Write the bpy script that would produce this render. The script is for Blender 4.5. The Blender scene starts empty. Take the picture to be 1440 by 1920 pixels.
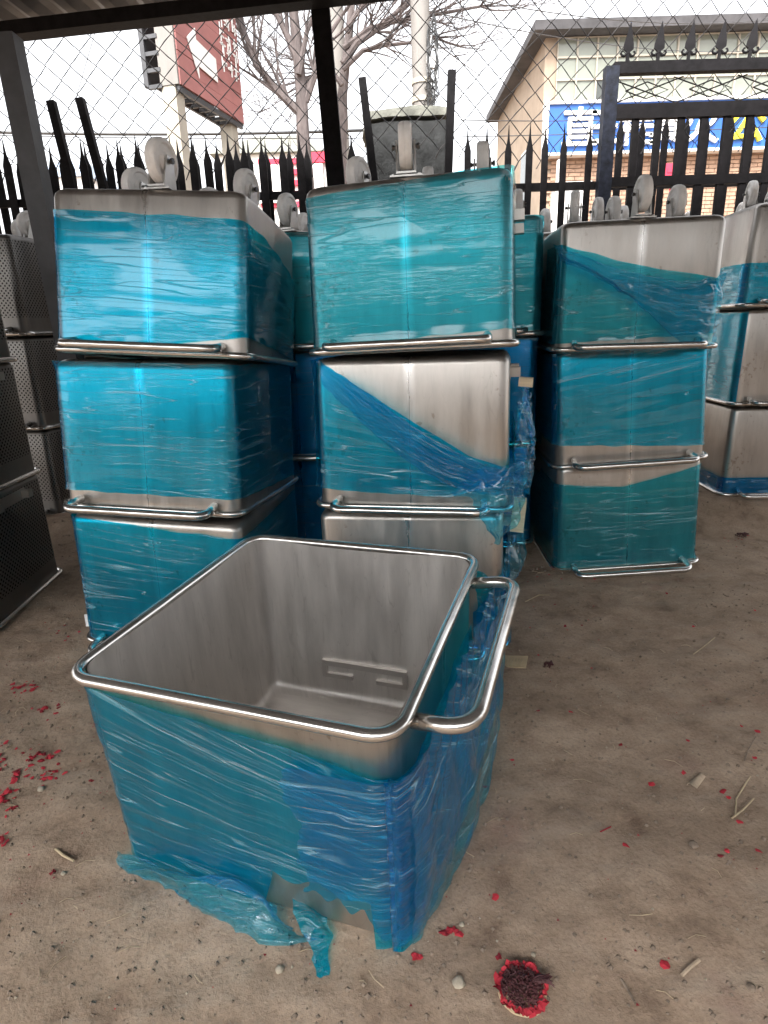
import bpy, bmesh, math, random
from math import sin, cos, pi, radians as RAD, sqrt
from mathutils import Vector as V, Matrix, noise
random.seed(7)
SC = bpy.context.scene
COL = SC.collection

# ---------------------------------------------------------------- camera
FPX, PITCH, ROLL, HC = 1140.9, .296, .0302, 1.1826
cp_, sp_ = cos(PITCH), sin(PITCH)
FWD = V((0, cp_, -sp_)); R0 = V((1, 0, 0)); D0 = V((0, -sp_, -cp_))
RGT = cos(ROLL) * R0 + sin(ROLL) * D0
DWN = -sin(ROLL) * R0 + cos(ROLL) * D0
CAMP = V((0, 0, HC))
cd = bpy.data.cameras.new('camera'); cam = bpy.data.objects.new('camera', cd); COL.objects.link(cam)
M = Matrix((RGT, -DWN, -FWD)).transposed().to_4x4(); M.translation = CAMP
cam.matrix_world = M
cd.sensor_fit = 'VERTICAL'; cd.sensor_height = 24; cd.sensor_width = 18; cd.lens = 24 * FPX / 1920
cd.clip_start = .02; cd.clip_end = 800
SC.camera = cam
# ---------------------------------------------------------------- world, sun, exposure
w = bpy.data.worlds.new('World'); SC.world = w; w.use_nodes = True
nt = w.node_tree; nt.nodes.clear()
wo = nt.nodes.new('ShaderNodeOutputWorld'); bg = nt.nodes.new('ShaderNodeBackground')
sky = nt.nodes.new('ShaderNodeTexSky'); hs = nt.nodes.new('ShaderNodeHueSaturation')
sky.sky_type = 'NISHITA'; sky.sun_disc = False; sky.sun_elevation = RAD(48); sky.sun_rotation = RAD(200)
sky.dust_density = 4; sky.air_density = 1; sky.ozone_density = 1
hs.inputs['Saturation'].default_value = .12
nt.links.new(sky.outputs[0], hs.inputs['Color']); nt.links.new(hs.outputs[0], bg.inputs[0]); nt.links.new(bg.outputs[0], wo.inputs[0])
bg.inputs[1].default_value = .15
sd = bpy.data.lights.new('sun', 'SUN'); so = bpy.data.objects.new('sun', sd); COL.objects.link(so)
sd.energy = 1.2; sd.angle = RAD(18); sd.color = (1, .96, .9)
az = RAD(200); el = RAD(48)
so.rotation_euler = V((sin(az) * cos(el), cos(az) * cos(el), sin(el))).to_track_quat('Z', 'Y').to_euler()
so.location = (0, -3, 8)
SC.view_settings.view_transform = 'Standard'; SC.view_settings.look = 'None'
SC.view_settings.exposure = 2.05; SC.view_settings.gamma = 1; SC.view_settings.use_curve_mapping = False
SC.cycles.max_bounces = 10; SC.cycles.transparent_max_bounces = 24; SC.cycles.diffuse_bounces = 4
SC.cycles.sample_clamp_indirect = 6; SC.cycles.use_adaptive_sampling = True; SC.cycles.adaptive_threshold = .02

# ---------------------------------------------------------------- helpers
def ray(px, py):
    return ((px - 720) / FPX * RGT + (py - 960) / FPX * DWN + FWD)
def at(px, py, Y):
    d = ray(px, py); return CAMP + d * (Y / d.y)
def atz(px, py, z):
    d = ray(px, py); return CAMP + d * ((z - HC) / d.z)
def smooth(me, f=True):
    me.polygons.foreach_set('use_smooth', [f] * len(me.polygons))
def obj(name, me, mat=None, parent=None, loc=None):
    o = bpy.data.objects.new(name, me); COL.objects.link(o)
    if mat is not None and len(me.materials) == 0: me.materials.append(mat)
    if parent is not None: o.parent = parent
    if loc is not None: o.location = loc
    return o
def tag(o, label=None, cat=None, group=None, kind=None):
    if label: o['label'] = label
    if cat: o['category'] = cat
    if group: o['group'] = group
    if kind: o['kind'] = kind
    return o
def thing(name, label, cat, loc=(0, 0, 0), rot=(0, 0, 0), group=None):
    o = bpy.data.objects.new(name, None); COL.objects.link(o); o.location = loc; o.rotation_euler = rot
    o.empty_display_size = .1
    return tag(o, label, cat, group)
class MB:
    def __init__(s): s.v = []; s.f = []; s.uv = []
    def add(s, vs, fs):
        n = len(s.v); s.v += [tuple(v) for v in vs]; s.f += [tuple(i + n for i in f) for f in fs]; return s
    def box(s, c, d, rot=None):
        c = V(c); x, y, z = [k / 2 for k in d]
        vs = [V((i * x, j * y, k * z)) for k in (-1, 1) for j in (-1, 1) for i in (-1, 1)]
        if rot is not None: vs = [rot @ v for v in vs]
        return s.add([c + v for v in vs], [(0, 2, 3, 1), (4, 5, 7, 6), (0, 1, 5, 4), (2, 6, 7, 3), (0, 4, 6, 2), (1, 3, 7, 5)])
    def bar(s, a, b, wd, dp, up=V((0, 1, 0))):
        a = V(a); b = V(b); d = (b - a).normalized(); u = d.cross(up)
        if u.length < 1e-4: u = d.cross(V((1, 0, 0)))
        u.normalize(); t = d.cross(u)
        vs = [p + u * i * wd / 2 + t * j * dp / 2 for p in (a, b) for j in (-1, 1) for i in (-1, 1)]
        return s.add(vs, [(0, 2, 3, 1), (4, 5, 7, 6), (0, 1, 5, 4), (2, 6, 7, 3), (0, 4, 6, 2), (1, 3, 7, 5)])
    def tube(s, pts, r, n=8, closed=False, cap=True):
        pts = [V(p) for p in pts]; N = len(pts); rr = r if hasattr(r, '__len__') else [r] * N
        vs = []; prev = None
        for i, p in enumerate(pts):
            if closed: d = pts[(i + 1) % N] - pts[i - 1]
            else: d = pts[min(i + 1, N - 1)] - pts[max(i - 1, 0)]
            if d.length < 1e-9: d = V((0, 0, 1))
            d.normalize()
            if prev is None:
                u = d.cross(V((0, 0, 1)))
                if u.length < .1: u = d.cross(V((0, 1, 0)))
            else: u = prev - d * prev.dot(d)
            u.normalize(); prev = u; t = d.cross(u)
            for k in range(n):
                a = 2 * pi * k / n; vs.append(p + (u * cos(a) + t * sin(a)) * rr[i])
        fs = []
        for i in range(N if closed else N - 1):
            j = (i + 1) % N
            for k in range(n):
                l = (k + 1) % n; fs.append((i * n + k, i * n + l, j * n + l, j * n + k))
        if cap and not closed: fs += [tuple(range(n))[::-1], tuple((N - 1) * n + k for k in range(n))]
        return s.add(vs, fs)
    def lathe(s, prof, axis='X', n=24, c=(0, 0, 0)):
        c = V(c); m = len(prof); vs = []
        for k in range(n):
            a = 2 * pi * k / n
            for (x, r) in prof:
                if axis == 'X': vs.append(c + V((x, r * cos(a), r * sin(a))))
                else: vs.append(c + V((r * cos(a), r * sin(a), x)))
        fs = []
        for k in range(n):
            l = (k + 1) % n
            for i in range(m - 1): fs.append((k * m + i, k * m + i + 1, l * m + i + 1, l * m + i))
        return s.add(vs, fs)
    def mesh(s, name, smo=False):
        me = bpy.data.meshes.new(name); me.from_pydata(s.v, [], s.f); me.update()
        bm = bmesh.new(); bm.from_mesh(me); bmesh.ops.recalc_face_normals(bm, faces=bm.faces)
        if smo:
            for e in bm.edges:
                if len(e.link_faces) == 2 and e.calc_face_angle(0) > .7: e.smooth = False
            for f in bm.faces: f.smooth = True
        bm.to_mesh(me); bm.free()
        return me
    def build(s, name, mat, parent=None, smo=False, loc=None):
        return obj(name, s.mesh(name, smo), mat, parent, loc)
def arc_path(pts, r, n=6, closed=False):
    "polyline with rounded corners"
    pts = [V(p) for p in pts]; N = len(pts); out = []
    for i, p in enumerate(pts):
        if not closed and i in (0, N - 1): out.append(p); continue
        a = pts[i - 1]; b = pts[(i + 1) % N]
        da = (a - p); db = (b - p); ang = da.angle(db); k = min(r / math.tan(ang / 2), da.length * .48, db.length * .48)
        p0 = p + da.normalized() * k; p1 = p + db.normalized() * k
        for j in range(n + 1):
            t = j / n
            # circular-ish: quadratic then push toward the arc
            out.append((1 - t) ** 2 * p0 + 2 * t * (1 - t) * (p * .86 + (p0 + p1) * .07) + t * t * p1)
    return out

# ---------------------------------------------------------------- materials
def newmat(name):
    m = bpy.data.materials.new(name); m.use_nodes = True; nt = m.node_tree; nt.nodes.clear()
    o = nt.nodes.new('ShaderNodeOutputMaterial'); return m, nt, o
def N(nt, typ, **kw):
    n = nt.nodes.new(typ)
    for k, v in kw.items():
        if k.startswith('i_'):
            key = k[2:]; key = int(key) if key.isdigit() else key.replace('_', ' ')
            n.inputs[key].default_value = v
        else: setattr(n, k, v)
    return n
def L(nt, a, b): nt.links.new(a, b)
def ramp(nt, fac, stops):
    r = N(nt, 'ShaderNodeValToRGB'); e = r.color_ramp.elements
    e[0].position, e[0].color = stops[0][0], stops[0][1]; e[1].position, e[1].color = stops[-1][0], stops[-1][1]
    for p, c in stops[1:-1]: x = e.new(p); x.color = c
    L(nt, fac, r.inputs[0]); return r
def g4(v): return (v, v, v, 1)
def simple(name, col, rough=.6, metal=0, var=.15, scale=8, bump=.1, bscale=60, coord='Object', aniso=None, spec=.5):
    m, nt, o = newmat(name); b = N(nt, 'ShaderNodeBsdfPrincipled')
    tc = N(nt, 'ShaderNodeTexCoord'); mp = N(nt, 'ShaderNodeMapping')
    if aniso: mp.inputs['Scale'].default_value = aniso
    L(nt, tc.outputs[coord], mp.inputs[0])
    n1 = N(nt, 'ShaderNodeTexNoise', i_Scale=scale, i_Detail=6.0, i_Roughness=.6); L(nt, mp.outputs[0], n1.inputs['Vector'])
    lo = tuple(c * (1 - var) for c in col[:3]) + (1,); hi = tuple(min(1, c * (1 + var)) for c in col[:3]) + (1,)
    r = ramp(nt, n1.outputs[0], [(.3, lo), (.7, hi)]); L(nt, r.outputs[0], b.inputs['Base Color'])
    b.inputs['Roughness'].default_value = rough; b.inputs['Metallic'].default_value = metal
    b.inputs['Specular IOR Level'].default_value = spec
    if bump:
        n2 = N(nt, 'ShaderNodeTexNoise', i_Scale=bscale, i_Detail=5.0); L(nt, mp.outputs[0], n2.inputs['Vector'])
        bp = N(nt, 'ShaderNodeBump', i_Strength=bump, i_Distance=.01); L(nt, n2.outputs[0], bp.inputs['Height']); L(nt, bp.outputs[0], b.inputs['Normal'])
    L(nt, b.outputs[0], o.inputs[0]); return m

def steel(name, holes=False, metal=.93, centre_band=False, speck=.6, rough=.36, col=(.47, .442, .41), bump=.06):
    m, nt, o = newmat(name); b = N(nt, 'ShaderNodeBsdfPrincipled')
    uv = N(nt, 'ShaderNodeUVMap'); tc = N(nt, 'ShaderNodeTexCoord')
    mp = N(nt, 'ShaderNodeMapping'); mp.inputs['Scale'].default_value = (260, 5, 1); L(nt, uv.outputs[0], mp.inputs[0])
    br = N(nt, 'ShaderNodeTexNoise', i_Scale=1.0, i_Detail=4.0); L(nt, mp.outputs[0], br.inputs['Vector'])
    mp2 = N(nt, 'ShaderNodeMapping'); mp2.inputs['Scale'].default_value = (14, 2.5, 1); L(nt, uv.outputs[0], mp2.inputs[0])
    st = N(nt, 'ShaderNodeTexNoise', i_Scale=1.0, i_Detail=5.0, i_Roughness=.65); L(nt, mp2.outputs[0], st.inputs['Vector'])
    mps = N(nt, 'ShaderNodeMapping'); mps.inputs['Scale'].default_value = (34, 4, 1); mps.inputs['Rotation'].default_value = (0, 0, .22); L(nt, uv.outputs[0], mps.inputs[0])
    scn = N(nt, 'ShaderNodeTexNoise', i_Scale=1.0, i_Detail=1.0); L(nt, mps.outputs[0], scn.inputs['Vector'])
    scr = ramp(nt, scn.outputs[0], [(.492, g4(0)), (.5, g4(.35)), (.508, g4(0))])
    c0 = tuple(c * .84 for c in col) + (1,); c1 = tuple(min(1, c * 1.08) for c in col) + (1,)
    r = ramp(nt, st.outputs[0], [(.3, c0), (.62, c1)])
    # small grime specks
    sp = N(nt, 'ShaderNodeTexNoise', i_Scale=55.0, i_Detail=3.0); L(nt, tc.outputs['Object'], sp.inputs['Vector'])
    big = N(nt, 'ShaderNodeTexNoise', i_Scale=5.0, i_Detail=2.0); L(nt, tc.outputs['Object'], big.inputs['Vector'])
    mu = N(nt, 'ShaderNodeMath', operation='MULTIPLY'); L(nt, sp.outputs[0], mu.inputs[0]); L(nt, big.outputs[0], mu.inputs[1])
    spr = ramp(nt, mu.outputs[0], [(.41, g4(0)), (.47, g4(speck))])
    mx = N(nt, 'ShaderNodeMix', data_type='RGBA'); L(nt, spr.outputs[0], mx.inputs[0]); mx.inputs[7].default_value = (.27, .22, .18, 1)
    mxs = N(nt, 'ShaderNodeMix', data_type='RGBA'); msk = N(nt, 'ShaderNodeMath', operation='MULTIPLY'); L(nt, scr.outputs[0], msk.inputs[0]); L(nt, big.outputs[0], msk.inputs[1]); L(nt, msk.outputs[0], mxs.inputs[0]); L(nt, r.outputs[0], mxs.inputs[6]); mxs.inputs[7].default_value = (.22, .20, .18, 1); L(nt, mxs.outputs[2], mx.inputs[6])
    b.inputs['Metallic'].default_value = metal
    rr = N(nt, 'ShaderNodeMapRange', i_1=.3, i_2=.7, i_3=rough - .07, i_4=rough + .09); L(nt, st.outputs[0], rr.inputs[0])
    if centre_band:      # lighter, smoother band with a thin dark line, mid front and back sheets
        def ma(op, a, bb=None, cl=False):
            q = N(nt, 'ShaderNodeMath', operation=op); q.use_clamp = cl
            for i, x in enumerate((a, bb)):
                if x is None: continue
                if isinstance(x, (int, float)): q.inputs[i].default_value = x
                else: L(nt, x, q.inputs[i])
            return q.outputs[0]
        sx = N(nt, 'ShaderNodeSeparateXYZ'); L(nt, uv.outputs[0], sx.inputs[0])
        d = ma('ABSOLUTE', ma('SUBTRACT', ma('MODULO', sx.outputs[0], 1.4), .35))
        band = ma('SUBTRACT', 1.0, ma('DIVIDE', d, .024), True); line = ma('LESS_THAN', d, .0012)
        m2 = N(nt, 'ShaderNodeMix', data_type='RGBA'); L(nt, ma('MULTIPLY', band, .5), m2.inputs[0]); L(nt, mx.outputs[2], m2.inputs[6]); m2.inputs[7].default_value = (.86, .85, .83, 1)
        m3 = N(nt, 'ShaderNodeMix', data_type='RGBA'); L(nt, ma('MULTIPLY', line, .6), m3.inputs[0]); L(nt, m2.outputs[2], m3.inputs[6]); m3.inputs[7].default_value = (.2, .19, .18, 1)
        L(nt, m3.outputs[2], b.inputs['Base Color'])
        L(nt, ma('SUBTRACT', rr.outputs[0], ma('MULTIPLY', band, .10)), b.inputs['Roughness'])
    else:
        L(nt, mx.outputs[2], b.inputs['Base Color']); L(nt, rr.outputs[0], b.inputs['Roughness'])
    mpb = N(nt, 'ShaderNodeMapping'); mpb.inputs['Scale'].default_value = (5, .9, 1); L(nt, uv.outputs[0], mpb.inputs[0])
    big2 = N(nt, 'ShaderNodeTexNoise', i_Scale=1.0, i_Detail=1.0); L(nt, mpb.outputs[0], big2.inputs['Vector'])
    bp0 = N(nt, 'ShaderNodeBump', i_Strength=.28, i_Distance=.014); L(nt, big2.outputs[0], bp0.inputs['Height'])
    bp = N(nt, 'ShaderNodeBump', i_Strength=bump, i_Distance=.002); L(nt, br.outputs[0], bp.inputs['Height']); L(nt, bp0.outputs[0], bp.inputs['Normal']); L(nt, bp.outputs[0], b.inputs['Normal'])
    if holes:
        sep = N(nt, 'ShaderNodeSeparateXYZ'); L(nt, uv.outputs[0], sep.inputs[0])
        def ma(op, a, bb=None):
            q = N(nt, 'ShaderNodeMath', operation=op)
            for i, x in enumerate((a, bb)):
                if x is None: continue
                if isinstance(x, (int, float)): q.inputs[i].default_value = x
                else: L(nt, x, q.inputs[i])
            return q.outputs[0]
        U = ma('MULTIPLY', sep.outputs[0], 1 / .026); W = ma('MULTIPLY', sep.outputs[1], 1 / .026)
        a = ma('ADD', U, W); c = ma('SUBTRACT', U, W)
        fa = ma('SUBTRACT', ma('FRACT', a), .5); fc = ma('SUBTRACT', ma('FRACT', c), .5)
        d = ma('SQRT', ma('ADD', ma('MULTIPLY', fa, fa), ma('MULTIPLY', fc, fc)))
        hole = ma('LESS_THAN', d, .27)
        lo = ma('GREATER_THAN', sep.outputs[1], .09); hi = ma('LESS_THAN', sep.outputs[1], .50)
        hole = ma('MULTIPLY', ma('MULTIPLY', hole, lo), hi)
        tr = N(nt, 'ShaderNodeBsdfDiffuse'); tr.inputs[0].default_value = (.008, .008, .008, 1); ms = N(nt, 'ShaderNodeMixShader'); L(nt, hole, ms.inputs[0]); L(nt, b.outputs[0], ms.inputs[1]); L(nt, tr.outputs[0], ms.inputs[2])  # hole dots painted near-black to stand for the dark bin interior
        L(nt, ms.outputs[0], o.inputs[0])
    else: L(nt, b.outputs[0], o.inputs[0])
    return m

def film(name, tint=(.04, .79, 1.0), milk=.08, gloss=.10, bumpk=1.0, mcol=(.01, .46, .86)):
    m, nt, o = newmat(name)
    uv = N(nt, 'ShaderNodeUVMap')
    def ns(sx, sy, det=3.0, dist=0.0, off=0):
        mp = N(nt, 'ShaderNodeMapping'); mp.inputs['Scale'].default_value = (sx, sy, 1); mp.inputs['Location'].default_value = (off, off * 1.7, 0)
        L(nt, uv.outputs[0], mp.inputs[0])
        n = N(nt, 'ShaderNodeTexNoise', i_Scale=1.0, i_Detail=det, i_Distortion=dist); L(nt, mp.outputs[0], n.inputs['Vector']); return n.outputs[0]
    def ma(op, a, bb=None, cl=False):
        q = N(nt, 'ShaderNodeMath', operation=op); q.use_clamp = cl
        for i, x in enumerate((a, bb)):
            if x is None: continue
            if isinstance(x, (int, float)): q.inputs[i].default_value = x
            else: L(nt, x, q.inputs[i])
        return q.outputs[0]
    def ridge(x, wd):
        return ma('SUBTRACT', 1.0, ma('DIVIDE', ma('ABSOLUTE', ma('SUBTRACT', x, .5)), wd), True)
    r1 = ridge(ns(.9, 13, 1.0, .1), .010)
    r2 = ridge(ns(1.8, 40, 1.5, .1, 3.1), .013)
    r3 = ridge(ns(1.1, 24, 1.0, .05, 6.4), .007)
    gate = ramp(nt, ns(3.0, 5.0, 2.0, 0, 9.0), [(.46, g4(0)), (.60, g4(1))]).outputs[0]
    gate2 = ramp(nt, ns(2.2, 4.0, 2.0, 0, 5.0), [(.44, g4(0)), (.58, g4(1))]).outputs[0]
    c1 = ma('MULTIPLY', r1, gate2); c2 = ma('MULTIPLY', r2, gate)
    cre = ma('MAXIMUM', ma('MAXIMUM', c1, ma('MULTIPLY', r3, .8)), ma('MULTIPLY', c2, .7))
    fine = ns(9, 170, 3.0, .3, 1.3)
    h = ma('ADD', ma('MULTIPLY', cre, 1.0), ma('ADD', ma('MULTIPLY', ma('MULTIPLY', fine, gate), .8), ma('MULTIPLY', ns(2.5, 22, 2.0, .3), .10)))
    bp = N(nt, 'ShaderNodeBump', i_Strength=.55 * bumpk, i_Distance=.004); L(nt, h, bp.inputs['Height'])
    tr = N(nt, 'ShaderNodeBsdfTransparent'); tr.inputs[0].default_value = (*tint, 1)
    tl = N(nt, 'ShaderNodeBsdfDiffuse'); tl.inputs[0].default_value = (*mcol, 1); L(nt, bp.outputs[0], tl.inputs['Normal'])
    tl2 = N(nt, 'ShaderNodeBsdfDiffuse'); tl2.inputs[0].default_value = (.42, .76, .86, 1); L(nt, bp.outputs[0], tl2.inputs['Normal'])
    m1 = N(nt, 'ShaderNodeMixShader'); m1.inputs[0].default_value = milk; L(nt, tr.outputs[0], m1.inputs[1]); L(nt, tl.outputs[0], m1.inputs[2])
    m2 = N(nt, 'ShaderNodeMixShader'); L(nt, ma('MULTIPLY', cre, .40), m2.inputs[0]); L(nt, m1.outputs[0], m2.inputs[1]); L(nt, tl2.outputs[0], m2.inputs[2])
    gl = N(nt, 'ShaderNodeBsdfGlossy'); gl.inputs['Roughness'].default_value = gloss; L(nt, bp.outputs[0], gl.inputs['Normal'])
    fr = N(nt, 'ShaderNodeLayerWeight', i_Blend=.5); L(nt, bp.outputs[0], fr.inputs['Normal'])
    m3 = N(nt, 'ShaderNodeMixShader'); L(nt, ma('ADD', ma('MULTIPLY', ma('POWER', fr.outputs['Facing'], 4.0), .9), .045, True), m3.inputs[0]); L(nt, m2.outputs[0], m3.inputs[1]); L(nt, gl.outputs[0], m3.inputs[2])
    L(nt, m3.outputs[0], o.inputs[0]); return m

MS = {}
MS['steel'] = steel('brushed_steel', centre_band=True)
MS['steel_in'] = steel('brushed_steel_inner', rough=.48, col=(.68, .65, .62), metal=.9, speck=0)
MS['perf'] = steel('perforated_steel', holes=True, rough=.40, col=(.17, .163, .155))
MS['tube'] = steel('polished_tube', rough=.20, col=(.66, .64, .61), bump=.02)
MS['film'] = film('blue_film')
MS['film_teal'] = film('teal_film', tint=(.15, .78, .90), milk=.09, mcol=(.08, .48, .62))
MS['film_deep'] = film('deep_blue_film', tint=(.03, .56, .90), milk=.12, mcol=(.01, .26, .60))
MS['film_panel'] = film('doubled_blue_film', tint=(.15, .74, .95), milk=.09, gloss=.09, bumpk=1.5, mcol=(.012, .34, .66))
MS['film_loose'] = film('loose_film', tint=(.30, .83, 1.0), milk=.08, gloss=.05, bumpk=1.6, mcol=(.05, .52, .85))
MS['wheel'] = simple('grey_rubber', (.84, .82, .80), .55, var=.15, scale=14, bump=.15)
MS['fork'] = simple('zinc_fork', (.55, .54, .52), .35, .85, var=.15, scale=10)
MS['bolt'] = simple('dark_bolt', (.12, .12, .12), .4, .8)
MS['black'] = simple('black_paint', (.009, .008, .009), .65, var=.5, scale=18, bump=.15, spec=.15)
MS['post'] = simple('grey_black_paint', (.05, .05, .054), .5, var=.25, scale=12, bump=.1)
MS['blackblue'] = simple('worn_blue_black_paint', (.012, .015, .026), .5, var=.8, scale=25, bump=.2, spec=.3)
MS['roof'] = simple('roof_sheet', (.10, .10, .105), .5, .2, var=.2, scale=5)
MS['wire'] = simple('galvanised_wire', (.025, .023, .023), .5, .5, bump=0)
MS['wood'] = simple('pale_wood', (.62, .52, .36), .7, var=.15, scale=10, aniso=(1, 1, 12))
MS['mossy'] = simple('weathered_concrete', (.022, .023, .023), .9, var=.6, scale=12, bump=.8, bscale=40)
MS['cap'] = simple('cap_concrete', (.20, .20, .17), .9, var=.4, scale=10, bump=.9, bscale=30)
MS['bark'] = simple('grey_bark', (.12, .098, .094), .9, var=.35, scale=18, bump=.8, bscale=50, aniso=(1, 1, .3))
MS['pole'] = simple('pole_concrete', (.21, .195, .18), .85, var=.12, scale=6, bump=.2, aniso=(1, 1, .2))
MS['cream'] = simple('cream_column', (.36, .325, .27), .8, var=.1, scale=3, bump=.1)
MS['plaster'] = simple('beige_plaster', (.34, .265, .20), .9, var=.14, scale=2.5, bump=.2)
MS['white'] = simple('white_paint', (.78, .77, .75), .6, var=.06, scale=4, bump=.05)
MS['glass'] = simple('curtained_glass', (.20, .215, .18), .12, var=.18, scale=1.2, bump=0)
MS['darkglass'] = simple('dark_glass', (.05, .055, .05), .1, bump=0)
MS['signblue'] = simple('blue_sign_face', (.018, .105, .40), .5, var=.12, scale=2, bump=0)
MS['yellow'] = simple('yellow_letter', (.85, .72, .03), .5, bump=0)
MS['signred'] = simple('red_sign_sheet', (.33, .13, .12), .6, var=.15, scale=4, bump=.05)
MS['redbanner'] = simple('red_banner', (.60, .03, .07), .6, var=.1, bump=0)
MS['eave'] = simple('dark_eave', (.06, .057, .06), .8, var=.4, scale=3)
MS['brick'] = simple('tan_brick', (.36, .235, .165), .9, var=.25, scale=9, bump=.2)
MS['mortar'] = simple('mortar', (.38, .33, .28), .95, bump=.2)
MS['blueroof'] = simple('blue_grey_roof', (.30, .36, .44), .7, var=.15, scale=3)
MS['redpaper'] = simple('red_paper', (.46, .025, .045), .75, var=.35, scale=30, bump=.3)
MS['brownleaf'] = simple('dry_maroon_petal', (.055, .012, .014), .7, var=.5, scale=40, bump=.5)
MS['straw'] = simple('straw', (.38, .30, .19), .8, var=.3, scale=20)
MS['pebble'] = simple('pebble', (.30, .26, .20), .9, var=.4, scale=20, bump=.5)
MS['clod'] = simple('dirt_clod', (.19, .145, .11), .95, var=.35, scale=30, bump=.7)
MS['card'] = simple('cardboard', (.42, .32, .20), .85, var=.15, scale=12)
MS['bark2'] = simple('bark_chip', (.36, .28, .20), .85, var=.3, scale=20, bump=.5)

def redmat(name, dark, light, bump=.4):
    m, nt, o = newmat(name); b = N(nt, 'ShaderNodeBsdfPrincipled'); oi = N(nt, 'ShaderNodeObjectInfo'); tc = N(nt, 'ShaderNodeTexCoord')
    n = N(nt, 'ShaderNodeTexNoise', i_Scale=45.0, i_Detail=4.0); L(nt, tc.outputs['Object'], n.inputs['Vector'])
    ad = N(nt, 'ShaderNodeMath', operation='ADD'); L(nt, n.outputs[0], ad.inputs[0]); L(nt, oi.outputs['Random'], ad.inputs[1])
    r = ramp(nt, ad.outputs[0], [(.45, (*dark, 1)), (.95, (*light, 1))]); r.color_ramp.elements[1].position = 1.0
    L(nt, r.outputs[0], b.inputs['Base Color']); b.inputs['Roughness'].default_value = .8; b.inputs['Specular IOR Level'].default_value = .2
    bp = N(nt, 'ShaderNodeBump', i_Strength=bump, i_Distance=.004); L(nt, n.outputs[0], bp.inputs['Height']); L(nt, bp.outputs[0], b.inputs['Normal'])
    L(nt, b.outputs[0], o.inputs[0]); return m
MS['redpaper'] = redmat('red_paper', (.14, .012, .018), (.42, .03, .045))
def dirt():
    m, nt, o = newmat('packed_dirt'); b = N(nt, 'ShaderNodeBsdfPrincipled'); tc = N(nt, 'ShaderNodeTexCoord')
    def ns(s, det=8.0, r=.6, sc=(1, 1, 1), off=(0, 0, 0), dist=0.0):
        mp = N(nt, 'ShaderNodeMapping'); mp.inputs['Scale'].default_value = sc; mp.inputs['Location'].default_value = off; L(nt, tc.outputs['Object'], mp.inputs[0])
        n = N(nt, 'ShaderNodeTexNoise', i_Scale=s, i_Detail=det, i_Roughness=r, i_Distortion=dist); L(nt, mp.outputs[0], n.inputs['Vector']); return n.outputs[0]
    big = ns(1.3, 5.0, .6, (1, 2.2, 1), (3, 1, 0)); mid = ns(7, 7.0, .66); fine = ns(120, 5.0, .7); sm = ns(5, 7.0, .65, (.45, 1.5, 1), (5, 2, 0), .4)
    r = ramp(nt, mid, [(.30, (.165, .115, .083, 1)), (.44, (.275, .203, .148, 1)), (.60, (.33, .252, .188, 1)), (.75, (.38, .298, .228, 1))])
    r2 = ramp(nt, big, [(.3, (.74, .72, .70, 1)), (.7, (1.12, 1.11, 1.10, 1))])
    mx = N(nt, 'ShaderNodeMix', data_type='RGBA', blend_type='MULTIPLY'); mx.inputs[0].default_value = 1; L(nt, r.outputs[0], mx.inputs[6]); L(nt, r2.outputs[0], mx.inputs[7])
    r3 = ramp(nt, fine, [(.3, g4(.72)), (.5, g4(1)), (.72, g4(1.2))])
    mx2 = N(nt, 'ShaderNodeMix', data_type='RGBA', blend_type='MULTIPLY'); mx2.inputs[0].default_value = .8; L(nt, mx.outputs[2], mx2.inputs[6]); L(nt, r3.outputs[0], mx2.inputs[7])
    # pale scuffed smears
    r4 = ramp(nt, sm, [(.55, g4(0)), (.72, g4(1))])
    mx3 = N(nt, 'ShaderNodeMix', data_type='RGBA'); mf = N(nt, 'ShaderNodeMath', operation='MULTIPLY'); L(nt, r4.outputs[0], mf.inputs[0]); mf.inputs[1].default_value = .75
    L(nt, mf.outputs[0], mx3.inputs[0]); L(nt, mx2.outputs[2], mx3.inputs[6]); mx3.inputs[7].default_value = (.31, .25, .195, 1)
    # pinkish dye stain
    st = ns(3.4, 4.0, .6, (1, 1, 1), (11, 4, 0)); r5 = ramp(nt, st, [(.6, g4(0)), (.75, g4(.35))])
    mx4 = N(nt, 'ShaderNodeMix', data_type='RGBA'); L(nt, r5.outputs[0], mx4.inputs[0]); L(nt, mx3.outputs[2], mx4.inputs[6]); mx4.inputs[7].default_value = (.16, .07, .065, 1)
    L(nt, mx4.outputs[2], b.inputs['Base Color']); b.inputs['Roughness'].default_value = .95; b.inputs['Specular IOR Level'].default_value = .2
    ad = N(nt, 'ShaderNodeMath', operation='ADD'); L(nt, mid, ad.inputs[0])
    mf2 = N(nt, 'ShaderNodeMath', operation='MULTIPLY'); L(nt, fine, mf2.inputs[0]); mf2.inputs[1].default_value = .14; L(nt, mf2.outputs[0], ad.inputs[1])
    bp = N(nt, 'ShaderNodeBump', i_Strength=.6, i_Distance=.02); L(nt, ad.outputs[0], bp.inputs['Height']); L(nt, bp.outputs[0], b.inputs['Normal'])
    L(nt, b.outputs[0], o.inputs[0]); return m
MS['dirt'] = dirt()

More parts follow.
